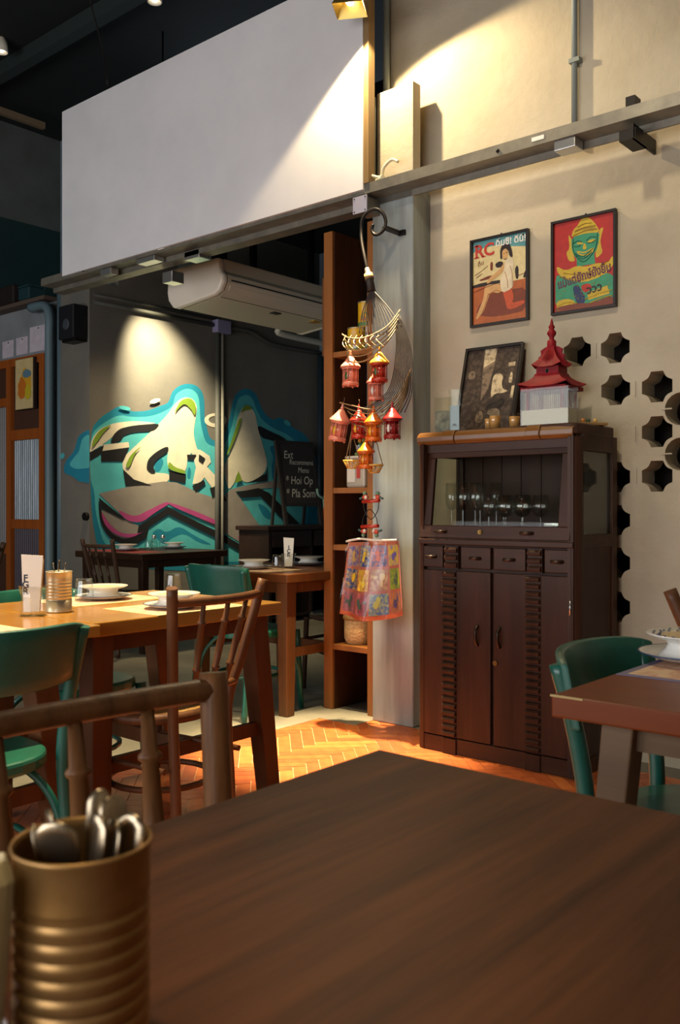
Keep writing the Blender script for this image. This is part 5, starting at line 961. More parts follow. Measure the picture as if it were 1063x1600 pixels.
# drawers with fluted blocks between
DZ0, DZ1 = 0.826, 0.926
for x0, x1 in ((-2.43,-2.308), (-2.212,-2.062), (-2.046,-1.893), (-1.805,-1.69)):
    d = cp_('drawer', MB().box(x0, x1, YF+0.002, YF+0.30, DZ0+0.004, DZ1-0.002), CWX, 0.003)
    pull(d, (x0+x1)/2, (DZ0+DZ1)/2, YF+0.002, L=0.05)
def flute(x0, x1, z0, z1, yb, parent=None):
    n = max(1, round((z1-z0)/0.031))
    h = (z1-z0)/n
    cp_('flute_back', MB().box(x0, x1, yb-0.004, yb+0.012, z0, z1), CW, 0, parent)
    for k in range(n):
        z = z0+h*k
        cp_('flute_block', MB().prism([(yb-0.003,z+0.003),(yb-0.016,z+0.006),(yb-0.018,z+h*0.55),(yb-0.010,z+h-0.006),(yb-0.003,z+h-0.004)], lambda u, v, d: (d, u, v), x0+0.003, x1-0.003), CW, 0.002, parent)
for x0, x1 in ((-2.295,-2.225), (-1.882,-1.815)): flute(x0, x1, DZ0, DZ1, YF+0.004)
cp_('carcass', MB().box(X0+0.03, X1-0.03, YF+0.025, YF+0.04, 0.03, 0.94), CWD)
# lower doors
for x0, x1, f0, f1, hx in ((-2.43,-2.062,-2.310,-2.235,-2.125), (-2.046,-1.69,-1.893,-1.822,-2.015)):
    d = cp_('door', MB().box(x0, f0, YF+0.002, YF+0.022, 0.075, 0.816).box(f1, x1, YF+0.002, YF+0.022, 0.075, 0.816).box(f0, f1, YF+0.010, YF+0.022, 0.075, 0.816), CW, 0.003)
    flute(f0, f1, 0.075, 0.816, YF+0.006, d)
    pull(d, hx, 0.54, YF+0.002, True, 0.085)
cp_('keyhole', MB().tube([(-2.035,YF-0.006,0.43),(-2.035,YF+0.004,0.43)], 0.011, 12), GOLD)
cp_('plinth', MB().box(X0+0.03, X1-0.03, YF+0.004, YF+0.03, 0.0, 0.07), CWX, 0.003)
for x0, x1 in ((-2.310,-2.235), (-1.893,-1.822)): cp_('plinth_block', MB().box(x0, x1, YF-0.006, YF+0.01, 0.0, 0.07), CW, 0.003)
cp_('hinge', MB().tube([(-1.688,YF-0.002,0.66),(-1.688,YF-0.002,0.72)], 0.004, 6), BRIGHTM)
cp_('bottom', MB().box(X0+0.03, X1-0.03, YF+0.03, YB-0.02, 0.03, 0.06), CWD)

# glasses in the cupboard
CLR = glass('clear_glass', (0.97,0.98,0.97), 0.05, 0.02, 1.5)
GZ = 0.975
def flute_glass():
    t = thing('champagne_flute', 'tall champagne flute', 'glass', (0,0,-5))
    part('bowl', MB().lathe([(0.004,0.11),(0.016,0.118),(0.026,0.135),(0.028,0.17),(0.025,0.235)], 16), CLR, t, thick=0.0012)
    part('stem', MB().lathe([(0.004,0.004),(0.0035,0.05),(0.004,0.11)], 8), CLR, t)
    part('foot', MB().lathe([(0.0,0.0),(0.03,0.0),(0.03,0.002),(0.004,0.006)], 16), CLR, t)
    return t
def wine_glass():
    t = thing('wine_glass', 'round wine glass', 'glass', (0,0,-5))
    part('bowl', MB().lathe([(0.004,0.08),(0.022,0.088),(0.036,0.108),(0.038,0.128),(0.032,0.178)], 16), CLR, t, thick=0.0012)
    part('stem', MB().lathe([(0.004,0.004),(0.0035,0.04),(0.004,0.08)], 8), CLR, t)
    part('foot', MB().lathe([(0.0,0.0),(0.032,0.0),(0.032,0.002),(0.004,0.006)], 16), CLR, t)
    return t
fg_ = flute_glass(); wg = wine_glass()
fpos = [(-2.345,3.55),(-2.270,3.53),(-2.235,3.62),(-2.205,3.53),(-2.150,3.62)]
ford = ('leftmost','second from left','rear middle','fourth from left','rightmost')
for k, (x, y) in enumerate(fpos):
    lb = 'tall champagne flute, %s of the five flutes behind the glass flap' % ford[k]
    if k == 0: fg_.location = (x,y,GZ); fg_['label'] = lb; fg_['group'] = 'champagne flutes'
    else: dup(fg_, (x,y,GZ), 0, lb, 'champagne flutes')
wpos = [(-2.135,3.53),(-2.115,3.625),(-2.050,3.53),(-2.020,3.62),(-1.965,3.53),(-1.93,3.625)]
word = ('front left','rear left','front middle','rear middle','front right','rear right')
for k, (x, y) in enumerate(wpos):
    lb = 'round wine glass, %s of the six wine glasses behind the glass flap' % word[k]
    if k == 0: wg.location = (x,y,GZ); wg['label'] = lb; wg['group'] = 'wine glasses'
    else: dup(wg, (x,y,GZ), 0, lb, 'wine glasses')
cbx = thing('cut_glass_box', 'low cut glass dish at the right inside the cupboard', 'dish', (-1.79,3.56,GZ))
part('walls', MB().box(-0.07,0.07,-0.035,-0.032,0,0.055).box(-0.07,0.07,0.032,0.035,0,0.055).box(-0.07,-0.067,-0.035,0.035,0,0.055).box(0.067,0.07,-0.035,0.035,0,0.055), glass('cut_glass', (0.85,0.86,0.8), 0.12), cbx)
part('base', MB().box(-0.07,0.07,-0.035,0.035,0,0.004), CLR, cbx)
for k in range(10):
    part('rib', MB().tube([(-0.063+k*0.014,-0.037,0.004),(-0.063+k*0.014,-0.037,0.052)], 0.0028, 5), glass('cut_glass', (0.85,0.86,0.8), 0.12), cbx)
for k in range(4): part('rib', MB().tube([(-0.068,-0.037,0.008+k*0.013),(0.068,-0.037,0.008+k*0.013)], 0.0016, 5), CLR, cbx)

# ------------------------------------------------------------------ things on top of the cupboard
CT = 1.4425
# leaning black and white photograph
FRM = mat('black_frame', '#1c1512', 0.4)
PALS = {'pt_cream':'#e2cf95','pt_teal':'#5d9a9c','pt_orange':'#b5602a','pt_brown':'#7d3a1c','pt_dark':'#2f2018','pt_skin':'#d9a86a','pt_redskin':'#c8542a','pt_suit':'#e8d6b0','pt_red':'#b3281f','pt_yel':'#c9a92c','pt_green':'#3a9068','pt_amber':'#a8862a','pt_navy':'#25345a',
        'bw_dark':'#33271f','bw_mid':'#7d6a55','bw_light':'#c8b48f','bw_black':'#17110e'}
BWC = {'bw_dark':'#54463a','bw_mid':'#4a3d31','bw_light':'#7d6b55','bw_black':'#3a2f27'}
PM = {k: (mat(k, v, 0.45, c2=BWC[k], scale=48, detail=6, lo=0.46, hi=0.66) if k in BWC else mat(k, v, 0.45, c2=tuple(c*0.8 for c in hexc(v)), scale=34, detail=6)) for k, v in PALS.items()}
def framed(name, label, w, h, prints, loc, lean=0.0, fw=0.012, cat='poster'):
    t = thing(name, label, cat, loc)
    t.rotation_euler = (lean, 0, 0)
    for n_, b in (('frame_rail', (-w/2,w/2,-0.022,0.0,h-fw,h)), ('frame_rail', (-w/2,w/2,-0.022,0.0,0,fw)), ('frame_stile', (-w/2,-w/2+fw,-0.022,0.0,fw,h-fw)), ('frame_stile', (w/2-fw,w/2,-0.022,0.0,fw,h-fw))):
        part(n_, MB().box(*b), FRM, t, 0.002)
    part('backing', MB().box(-w/2+fw*0.5, w/2-fw*0.5, -0.006, -0.002, fw*0.5, h-fw*0.5), FRM, t)
    iw, ih = w-2*fw, h-2*fw
    for i, (n_, m, pts) in enumerate(prints):
        d = 0.0065 + 0.00015*i
        part(n_, MB().prism([(-iw/2+iw*u, fw+ih*(1-v)) for u, v in pts], lambda u, v, dd: (u, -dd, v), d-0.0001, d), PM[m], t)
    t['iw'] = iw
    return t, iw, ih, fw
def lettering(t, s, size, u, v, iw, ih, fw, m, off, rot=0.0, bold=0.0, sx=1.0, align='LEFT'):
    me = text_mesh(s, size, align, bold=bold)
    c, sn = math.cos(rot), math.sin(rot)
    for q in me.vertices:
        x, z = q.co.x*sx, q.co.y
        q.co = Vector((-iw/2+iw*u + x*c - z*sn, -off, fw+ih*(1-v) + x*sn + z*c))
    part('lettering', me, m, t)
t, iw, ih, fw = framed('framed_poster', 'framed drink poster of a kneeling woman in a pale swimsuit', 0.318, 0.428, RC_PRINT, (-2.262, 3.846, 1.976))
lettering(t, 'RC', 0.085, 0.03, 0.185, iw, ih, fw, mat('rc_red','#c0392a',0.5), 0.0098, 0, 0.002)
lettering(t, 'ดื่มซิ! ดีนี่!', 0.043, 0.43, 0.10, iw, ih, fw, mat('print_white','#e8e4d8',0.5), 0.0098, 0, 0.0012)
lettering(t, 'ดื่ม', 0.028, 0.10, 0.30, iw, ih, fw, PM['pt_brown'], 0.0098, 0.25)
sf = MB()
for u0, u1, v in ((0.022,0.115,0.190),(0.165,0.24,0.190),(0.022,0.10,0.050)):
    sf.box(-iw/2+iw*u0, -iw/2+iw*u1, -0.0098, -0.0094, fw+ih*(1-v)-0.003, fw+ih*(1-v)+0.003)
part('letter_serifs', sf, mat('rc_red','#c0392a',0.5), t)
def strokes(t, lst, m, off, r=0.0016):
    for pts in lst:
        part('drawn_line', MB().tube(spline([(-iw/2+iw*u, -off, fw+ih*(1-v)) for u, v in pts], 3), r, 4), m, t)
strokes(t, [[(0.575,0.205),(0.60,0.20)],[(0.625,0.20),(0.65,0.195)],[(0.585,0.265),(0.615,0.275),(0.64,0.262)]], PM['pt_dark'], 0.0092, 0.0013)
strokes(t, [[(0.60,0.42),(0.64,0.50),(0.66,0.62)],[(0.70,0.36),(0.735,0.46),(0.74,0.60)],[(0.30,0.66),(0.44,0.62),(0.54,0.66)],[(0.18,0.86),(0.26,0.72),(0.30,0.64)]], PM['pt_orange'], 0.0092, 0.0012)
strokes(t, [[(0.03,0.40),(0.16,0.36),(0.28,0.31)],[(0.06,0.43),(0.18,0.39)],[(0.02,0.60),(0.20,0.57),(0.42,0.54)],[(0.80,0.50),(1.0,0.47)]], PM['pt_brown'], 0.0092, 0.0012)
part('hanging_nail', MB().sphere((0.01,-0.006,0.432), 0.006, 6), DARKM, t)
t, iw, ih, fw = framed('framed_poster', 'framed red poster of a smiling green faced giant with a golden crown', 0.312, 0.430, YK_PRINT, (-1.83, 3.846, 1.977))
lettering(t, 'แม้แต่ยักษ์ยังยิ้ม', 0.056, 0.07, 0.735, iw, ih, fw, mat('print_purple','#5a2148',0.5), 0.0104, 0.17, 0.0012, 0.71)
lettering(t, 'ววว', 0.05, 0.56, 0.845, iw, ih, fw, PM['pt_dark'], 0.0104, 0.12, 0.0014)
DG = mat('print_dark_green','#17553f',0.5)
strokes(t, [[(0.33,0.255),(0.40,0.235),(0.47,0.255)],[(0.55,0.25),(0.62,0.22),(0.71,0.235)],[(0.34,0.29),(0.40,0.30),(0.46,0.285)],[(0.56,0.28),(0.63,0.285),(0.70,0.265)],[(0.36,0.37),(0.50,0.42),(0.66,0.35)],[(0.38,0.395),(0.50,0.445),(0.64,0.385)],[(0.33,0.20),(0.32,0.30),(0.37,0.40),(0.50,0.48),(0.63,0.42),(0.71,0.33),(0.73,0.20)]], DG, 0.0098, 0.0013)
strokes(t, [[(0.33,0.17),(0.52,0.14),(0.73,0.15)],[(0.35,0.13),(0.52,0.10),(0.70,0.11)],[(0.40,0.085),(0.52,0.06),(0.63,0.07)],[(0.10,0.60),(0.30,0.66),(0.52,0.67),(0.75,0.64),(0.95,0.56)],[(0.16,0.565),(0.34,0.60),(0.52,0.61),(0.72,0.585),(0.90,0.52)]], PM['pt_amber'], 0.0098, 0.0016)
strokes(t, [[(0.05,0.93),(0.22,0.90),(0.40,0.93)],[(0.52,0.90),(0.75,0.86),(0.97,0.84)],[(0.60,0.95),(0.80,0.91),(0.97,0.90)]], PM['pt_yel'], 0.0098, 0.0022)
sc_ = MB()
for k in range(60):
    u, v = random.uniform(0.05,0.95), random.uniform(0.60,0.98)
    x, z = -iw/2+iw*u, fw+ih*(1-v)
    sc_.tube([(x,-0.0094,z),(x+random.uniform(-0.01,0.01),-0.0094,z+random.uniform(-0.008,0.008))], 0.0012, 3)
o = part('scale_marks', sc_, PM['pt_yel'], t); o['kind'] = 'stuff'
part('hanging_nail', MB().sphere((0.01,-0.006,0.434), 0.006, 6), DARKM, t)
t, iw, ih, fw = framed('framed_photograph', 'leaning black framed sepia photograph of a crowded shop on the cupboard', 0.315, 0.44, BW_PRINT, (-2.275, 3.715, CT), -0.26, 0.012, 'photograph')

# red pagoda bird cage
RED = mat('pagoda_red', '#860f1a', 0.55, c2='#6e0b14', scale=20, spec=0.2)
pg = (-1.905, 3.68, CT)
pag = thing('pagoda_bird_cage', 'tall red wooden pagoda bird cage on the cupboard', 'bird cage', pg)
pag.scale = (0.66, 0.66, 0.77)
part('base', MB().box(-0.135,0.135,-0.105,0.105,0,0.025), RED, pag, 0.004)
for x in (-0.125,0.125):
    for y in (-0.095,0.095): part('corner_post', MB().box(x-0.008,x+0.008,y-0.008,y+0.008,0.025,0.235), RED, pag)
for k in range(17):
    x = -0.112+k*0.014
    for y in (-0.095,0.095): part('bar', MB().tube([(x,y,0.02),(x,y,0.235)], 0.0022, 4), RED, pag)
for k in range(12):
    y = -0.08+k*0.0145
    for x in (-0.125,0.125): part('bar', MB().tube([(x,y,0.02),(x,y,0.235)], 0.0022, 4), RED, pag)
for z in (0.10, 0.215):
    part('cross_rail', MB().box(-0.128,0.128,-0.099,-0.091,z,z+0.008).box(-0.128,0.128,0.091,0.099,z,z+0.008).box(-0.129,-0.121,-0.095,0.095,z,z+0.008).box(0.121,0.129,-0.095,0.095,z,z+0.008), RED, pag)
def froof(z0, z1, a0, b0, a1, b1, lift, n=6):
    # square hipped roof with upturned corners and concave slopes
    vs = []; m = 16
    for i in range(n+1):
        t = i/n; f = (1-t)**1.6
        for k in range(m):
            e = k/(m/4); side = int(e); w = e-side
            A = [(-1,-1),(1,-1),(1,1),(-1,1)][side]; B = [(-1,-1),(1,-1),(1,1),(-1,1)][(side+1) % 4]
            ux, uy = A[0]+(B[0]-A[0])*w, A[1]+(B[1]-A[1])*w
            cx = a1+(a0-a1)*f; cy = b1+(b0-b1)*f
            vs.append((ux*cx, uy*cy, z0+(z1-z0)*t + lift*(abs(2*w-1)**3)*(1-t)**2))
    fs = [(i*m+k, i*m+(k+1) % m, (i+1)*m+(k+1) % m, (i+1)*m+k) for i in range(n) for k in range(m)]
    return MB().add(vs, fs)
part('lower_roof', froof(0.235,0.315,0.178,0.145,0.085,0.07,0.022), RED, pag, thick=0.006)
part('eaves', MB().box(-0.165,0.165,-0.132,0.132,0.215,0.238), RED, pag, 0.003)
part('attic', MB().box(-0.08,0.08,-0.065,0.065,0.30,0.355), RED, pag)
part('attic_window', MB().box(-0.012,0.012,-0.0665,-0.065,0.318,0.338).box(-0.004,0.004,-0.0665,-0.065,0.312,0.346), DARKM, pag)
part('upper_roof', froof(0.35,0.47,0.105,0.085,0.028,0.024,0.02), RED, pag, thick=0.005)
for k in range(9):
    x = -0.055+k*0.01375
    part('roof_bar', MB().tube([(x,-0.075+abs(x)*0.1,0.362),(x*0.35,-0.030,0.452)], 0.003, 4), RED, pag)
for s in (-1,1): part('scroll_gable', MB().prism([(0.105,0.36),(0.09,0.40),(0.098,0.415),(0.075,0.43),(0.08,0.455),(0.05,0.47),(0.03,0.475),(0.03,0.36)], lambda u, v, d: (s*u, d, v), -0.006, 0.006), RED, pag)
part('finial', MB().lathe([(0.03,0.47),(0.03,0.505),(0.018,0.512),(0.015,0.525),(0.03,0.545),(0.03,0.556),(0.015,0.572),(0.022,0.585),(0.012,0.60),(0.009,0.615),(0.002,0.635)], 12), RED, pag)
# clear box in front of the pagoda cage
ACR = glass('acrylic', (0.94,0.95,0.92), 0.01, 0.01, 1.45)
bx = thing('acrylic_box', 'clear acrylic display box in front of the red pagoda cage', 'box', (-1.825,3.50,CT))
part('front_wall', MB().box(-0.11,0.11,-0.045,-0.042,0,0.155), glass('acrylic_front', (0.90,0.90,0.86), 0.02, 0.01, 1.45), bx)
part('back_wall', MB().box(-0.11,0.11,0.042,0.045,0,0.155), ACR, bx)
for s in (-1,1): part('side_wall', MB().box(s*0.11-0.0015,s*0.11+0.0015,-0.042,0.042,0,0.155), ACR, bx)
part('tray', MB().box(-0.107,0.107,-0.041,0.041,0.003,0.065), mat('box_fill','#b5ac98',0.25), bx)
# clear stands left
def stand(label, loc, w, h, cardm):
    t = thing('acrylic_stand', label, 'stand', loc, 0.25)
    part('front_sheet', MB().box(-w/2,w/2,-0.012,-0.009,0,h), ACR, t)
    part('rear_sheet', MB().box(-w/2,w/2,0.009,0.012,0,h), ACR, t)
    part('foot', MB().box(-w/2,w/2,-0.02,0.02,0,0.004), ACR, t)
    part('card', MB().box(-w/2+0.003,w/2-0.003,-0.001,0.001,0.004,h*0.62), cardm, t)
    return t
t = stand('clear acrylic stand with small dark photo at the left end of the cupboard top', (-2.375,3.54,CT), 0.10, 0.165, mat('photo_card','#3f3a32',0.5,c2='#8d8672',scale=25))
t = stand('narrow clear acrylic stand with pale blue card on the cupboard top', (-2.295,3.50,CT), 0.05, 0.19, mat('blue_card','#8496a3',0.5))
part('small_mark', MB().prism([(-0.01,0.02),(0.0,0.03),(0.01,0.02),(0.006,0.034),(-0.006,0.034)], lambda u, v, d: (u, d, v), -0.003, -0.001), DARKM, t)
# tea light glasses
AMB = mat('amber_wax','#c08a48',0.5)
for k, (x, y, r, h, lb) in enumerate(((-2.135,3.53,0.020,0.065,'small clear glass with amber wax, leftmost of three on the cupboard'), (-2.085,3.50,0.028,0.075,'widest clear glass with amber wax, middle of three on the cupboard'), (-2.005,3.53,0.027,0.068,'clear glass with amber wax, rightmost of three on the cupboard'))):
    t = thing('candle_glass', lb, 'glass', (x,y,CT), 0, 'candle glasses on the cupboard')
    part('glass_wall', MB().lathe([(r*0.85,0.0),(r,h)], 18), CLR, t, thick=0.002)
    part('wax', MB().lathe([(0,0.003),(r*0.80,0.003),(r*0.9,h*0.75),(0,h*0.75)], 18), AMB, t)
# strip with coloured beads at the right end
bd = thing('bead_tray', 'small wooden strip with coloured beads at the right end of the cupboard top', 'tray', (-1.70,3.62,CT), 0.9)
part('strip', MB().box(-0.11,0.07,-0.03,0.03,0,0.012), wood('strip_wood','#a8865a','#8d6c42','x'), bd, 0.002)
for k, c in enumerate(('#7a2a1c','#2f5a4a','#b3702a','#3a4a2f','#c9a055')):
    part('bead', MB().sphere((-0.09+k*0.028,-0.01+0.01*(k%2),0.02), 0.010, 8), mat('bead_'+c, c, 0.4), bd)
# ------------------------------------------------------------------ tables
def table(name, label, x0, x1, y0, y1, topm, legm, z=0.75, th=0.035, inset=0.07, leg=0.065, splay=(0.0,0.0), apron=0.06, stretch=None, group=None, splay_near=None, inset_y=None):
    cx, cy = (x0+x1)/2, (y0+y1)/2; w, d = (x1-x0)/2, (y1-y0)/2
    t = thing(name, label, 'table', (cx,cy,0), 0, group)
    part('tabletop', MB().box(-w,w,-d,d,z-th,z), topm, t, 0.004)
    feet = []
    for sx in (-1,1):
        for sy in (-1,1):
            iy = inset if inset_y is None else inset_y; spy = splay[1] if (sy > 0 or splay_near is None) else splay_near
            a = Vector((sx*(w-inset), sy*(d-iy), z-th)); b = Vector((sx*(w-inset+splay[0]), sy*(d-iy+spy), 0))
            feet.append((a,b))
            part('leg', MB().bar(b, a, leg*0.8, leg*0.8, up=(0,1,0), w1=leg, h1=leg), legm, t, 0.004)
    ai = inset
    for s in (-1,1):
        part('apron', MB().box(-w+ai,w-ai,s*(d-ai)-0.011,s*(d-ai)+0.011,z-th-apron,z-th), legm, t)
        part('apron', MB().box(s*(w-ai)-0.011,s*(w-ai)+0.011,-d+ai,d-ai,z-th-apron,z-th), legm, t)
    if stretch:
        f = 1-stretch/(z-th)
        for i, j in ((0,1),(2,3)):
            p = [feet[q][0].lerp(feet[q][1], f) for q in (i,j)]
            part('stretcher', MB().bar(p[0], p[1], 0.022, 0.05), legm, t)
        p = [(feet[0][0].lerp(feet[0][1], f)+feet[1][0].lerp(feet[1][1], f))/2, (feet[2][0].lerp(feet[2][1], f)+feet[3][0].lerp(feet[3][1], f))/2]
        part('stretcher', MB().bar(p[0], p[1], 0.022, 0.05), legm, t)
    return t
FGT = wood('front_table_wood', '#683c20', '#3a1e0f', 'y', 0.5, 34, 0.08, 0.0, 0.12)
GREYL = wood('weathered_wood', '#6d5740', '#54422f', 'x', 0.5, 14)
RTT = wood('right_table_wood', '#7a3a16', '#5c280d', 'x', 0.35, 9, 0.05, 0.0, 0.3)
LTT = wood('left_table_wood', '#a8782f', '#8f6124', 'y', 0.25, 9, 0.04, 0.3)
LTL = wood('left_leg_wood', '#62391c', '#492913', 'z', 0.5, 12)
T2W = wood('second_table_wood', '#6b4020', '#523016', 'x', 0.35, 10); T2L = wood('second_leg_wood', '#6d4726', '#54351b', 'z', 0.5)
T3W = wood('third_table_wood', '#3a2618', '#2a1a10', 'x', 0.35, 10)
fgt = table('dining_table', 'large dark brown wooden dining table filling the foreground', -0.815, 0.62, 0.16, 1.045, FGT, FGT, th=0.04, leg=0.07)
rtt = table('dining_table', 'red brown wooden dining table with splayed legs beside the green chair at right', -0.807, 0.05, 1.556, 2.32, RTT, GREYL, th=0.042, inset=0.10, leg=0.062, splay=(0.05,0.05), stretch=0.11)
lt0 = table('dining_table', 'honey coloured dining table, near one of the two pushed together at left', -3.10, -2.30, 0.80, 1.608, LTT, LTL, th=0.035, inset=0.085, leg=0.08, splay=(0.02,0.09), inset_y=0.17, stretch=0.28, group='honey tables at left')
lt1 = table('dining_table', 'honey coloured dining table, far one of the two pushed together at left', -3.10, -2.35, 1.614, 2.43, LTT, LTL, th=0.045, inset=0.085, leg=0.08, splay=(0.0,0.09), inset_y=0.07, splay_near=0.0, stretch=0.28, group='honey tables at left')
t2 = table('dining_table', 'brown square dining table with straight legs beside the tall shelf', -4.07, -3.27, 3.42, 4.22, T2W, T2L, th=0.045, inset=0.065, leg=0.075, stretch=0.33)
t3 = table('dining_table', 'dark dining table in front of the graffiti mural', -6.36, -5.50, 4.20, 5.06, T3W, T3W, th=0.05, inset=0.07, leg=0.06)
part('corner_plate', MB().box(-0.43,-0.365,-0.3828,-0.3815,0.7465,0.7505), mat('brass_plate','#a08a5c',0.4,0.6), rtt)

# ------------------------------------------------------------------ chairs
def turned_chair(label, loc, rz, wm, seatm, wb=0.34, wt=0.42, top=0.86, lean=0.11, pr=0.017, rr=0.014, spr=0.0095, nsp=3, rail_z=0.815, low_z=0.53, bow=0.05, group='bamboo style chairs', name='spindle_back_chair', seat_r=0.20):
    # faces +y; back at y = -0.19
    t = thing(name, label, 'chair', loc, rz, group)
    sh = 0.45; yb = -0.19
    def post(s, z):
        f = max(0.0, (z-sh)/(top-sh))
        return Vector((s*(wb/2 + (wt-wb)/2*f), yb - lean*f - (0.02*(1-z/sh) if z < sh else 0), z))
    for s in (-1,1):
        pts = [post(s, z) for z in (0,0.2,sh,0.6,0.72,top)]
        part('post', MB().tube(spline(pts, 4), pr, 10), wm, t)
        part('front_leg', MB().tube([(s*0.17,0.19,0.0),(s*0.165,0.17,0.43)], [pr*0.85,pr], 10), wm, t)
    def rail(z, b, r, nm):
        a, c = post(-1, z), post(1, z)
        m = (a+c)/2 + Vector((0,-b,0))
        q = [a, a.lerp(m,0.55)+Vector((0,-b*0.2,0)), m, c.lerp(m,0.55)+Vector((0,-b*0.2,0)), c]
        part(nm, MB().tube(spline(q, 5), r, 10), wm, t)
        return lambda u: (a*(1-u)+c*u) + Vector((0,-b*4*u*(1-u),0))
    R1 = rail(rail_z, bow, rr, 'top_rail'); R0 = rail(low_z, bow*0.6, rr*0.85, 'lower_rail')
    for k in range(nsp):
        u = (k+1)/(nsp+1)
        a, b = R0(u), R1(u)
        P = [a.lerp(b, f) for f in (0,0.22,0.235,0.25,0.265,0.5,0.74,0.755,0.77,0.785,1.0)]
        part('spindle', MB().tube(P, [spr*x for x in (0.8,1.0,1.45,1.45,1.0,1.25,1.0,1.45,1.45,1.0,0.75)], 8), wm, t)
    part('seat_ring', MB().tube([(1.025*seat_r*math.cos(2*PI*k/24), seat_r*math.sin(2*PI*k/24), sh-0.012) for k in range(24)], 0.018, 8, closed=True), wm, t)
    part('seat', MB().lathe([(0,sh-0.004),(0.5*seat_r,sh-0.006),(seat_r-0.005,sh-0.002),(seat_r-0.005,sh-0.018),(0,sh-0.02)], 24), seatm, t)
    for z, e in ((0.22,0.0),(0.30,0.03)):
        part('stretcher_ring', MB().tube([(0.165*math.cos(2*PI*k/20), -0.01+0.17*math.sin(2*PI*k/20), z) for k in range(20)], 0.010, 6, closed=True), wm, t) if e == 0 else None
    part('side_stretcher', MB().tube([(-0.17,-0.20,0.30),(-0.167,0.18,0.30)], 0.010, 8), wm, t)
    part('side_stretcher', MB().tube([(0.17,-0.20,0.30),(0.167,0.18,0.30)], 0.010, 8), wm, t)
    return t
BAM = wood('bamboo_brown', '#6b452a', '#4c2f1b', 'z', 0.45, 20); BAMD = wood('bamboo_dark', '#4a3526', '#34241a', 'z', 0.45, 20)
FGC = wood('front_chair_wood', '#7d5330', '#482c17', 'z', 0.42, 30, 0.2)
RATS = mat('rattan_seat', '#b08a4c', 0.55, c2='#8d6a34', scale=50, bump=0.4)
DSEAT = mat('dark_seat', '#2a1c14', 0.5)
turned_chair('brown bamboo style chair with rattan seat pulled up to the honey tables', (-2.405,1.905,0), math.radians(96), BAM, RATS, seat_r=0.165, wb=0.25, wt=0.42, top=0.862, lean=0.08, bow=0.045)
turned_chair('dark bamboo style chair, closest to the camera at lower left', (-0.80,0.63,0), math.radians(-92), FGC, DSEAT, wb=0.52, wt=0.56, top=0.853, lean=0.05, pr=0.0215, rr=0.0170, spr=0.0125, nsp=4, rail_z=0.829, low_z=0.50, bow=0.02)
turned_chair('dark bamboo style chair standing at the table before the mural', (-5.70,4.22,0), math.radians(5), BAMD, DSEAT, wb=0.27, wt=0.33, top=0.862, lean=0.10, bow=0.03)
turned_chair('light brown wooden chair at the right edge behind the plate', (-0.63,2.83,0), math.radians(-90), BAM, RATS, wb=0.34, wt=0.44, top=0.862, lean=0.16, pr=0.019, bow=0.04)
turned_chair('dark bamboo style chair tucked behind the table beside the tall shelf', (-3.60,4.28,0), math.radians(180), BAMD, DSEAT, wb=0.34, wt=0.40)
turned_chair('dark bamboo style chair at the far left edge before the orange window', (-5.95,2.95,0), math.radians(100), BAMD, DSEAT)

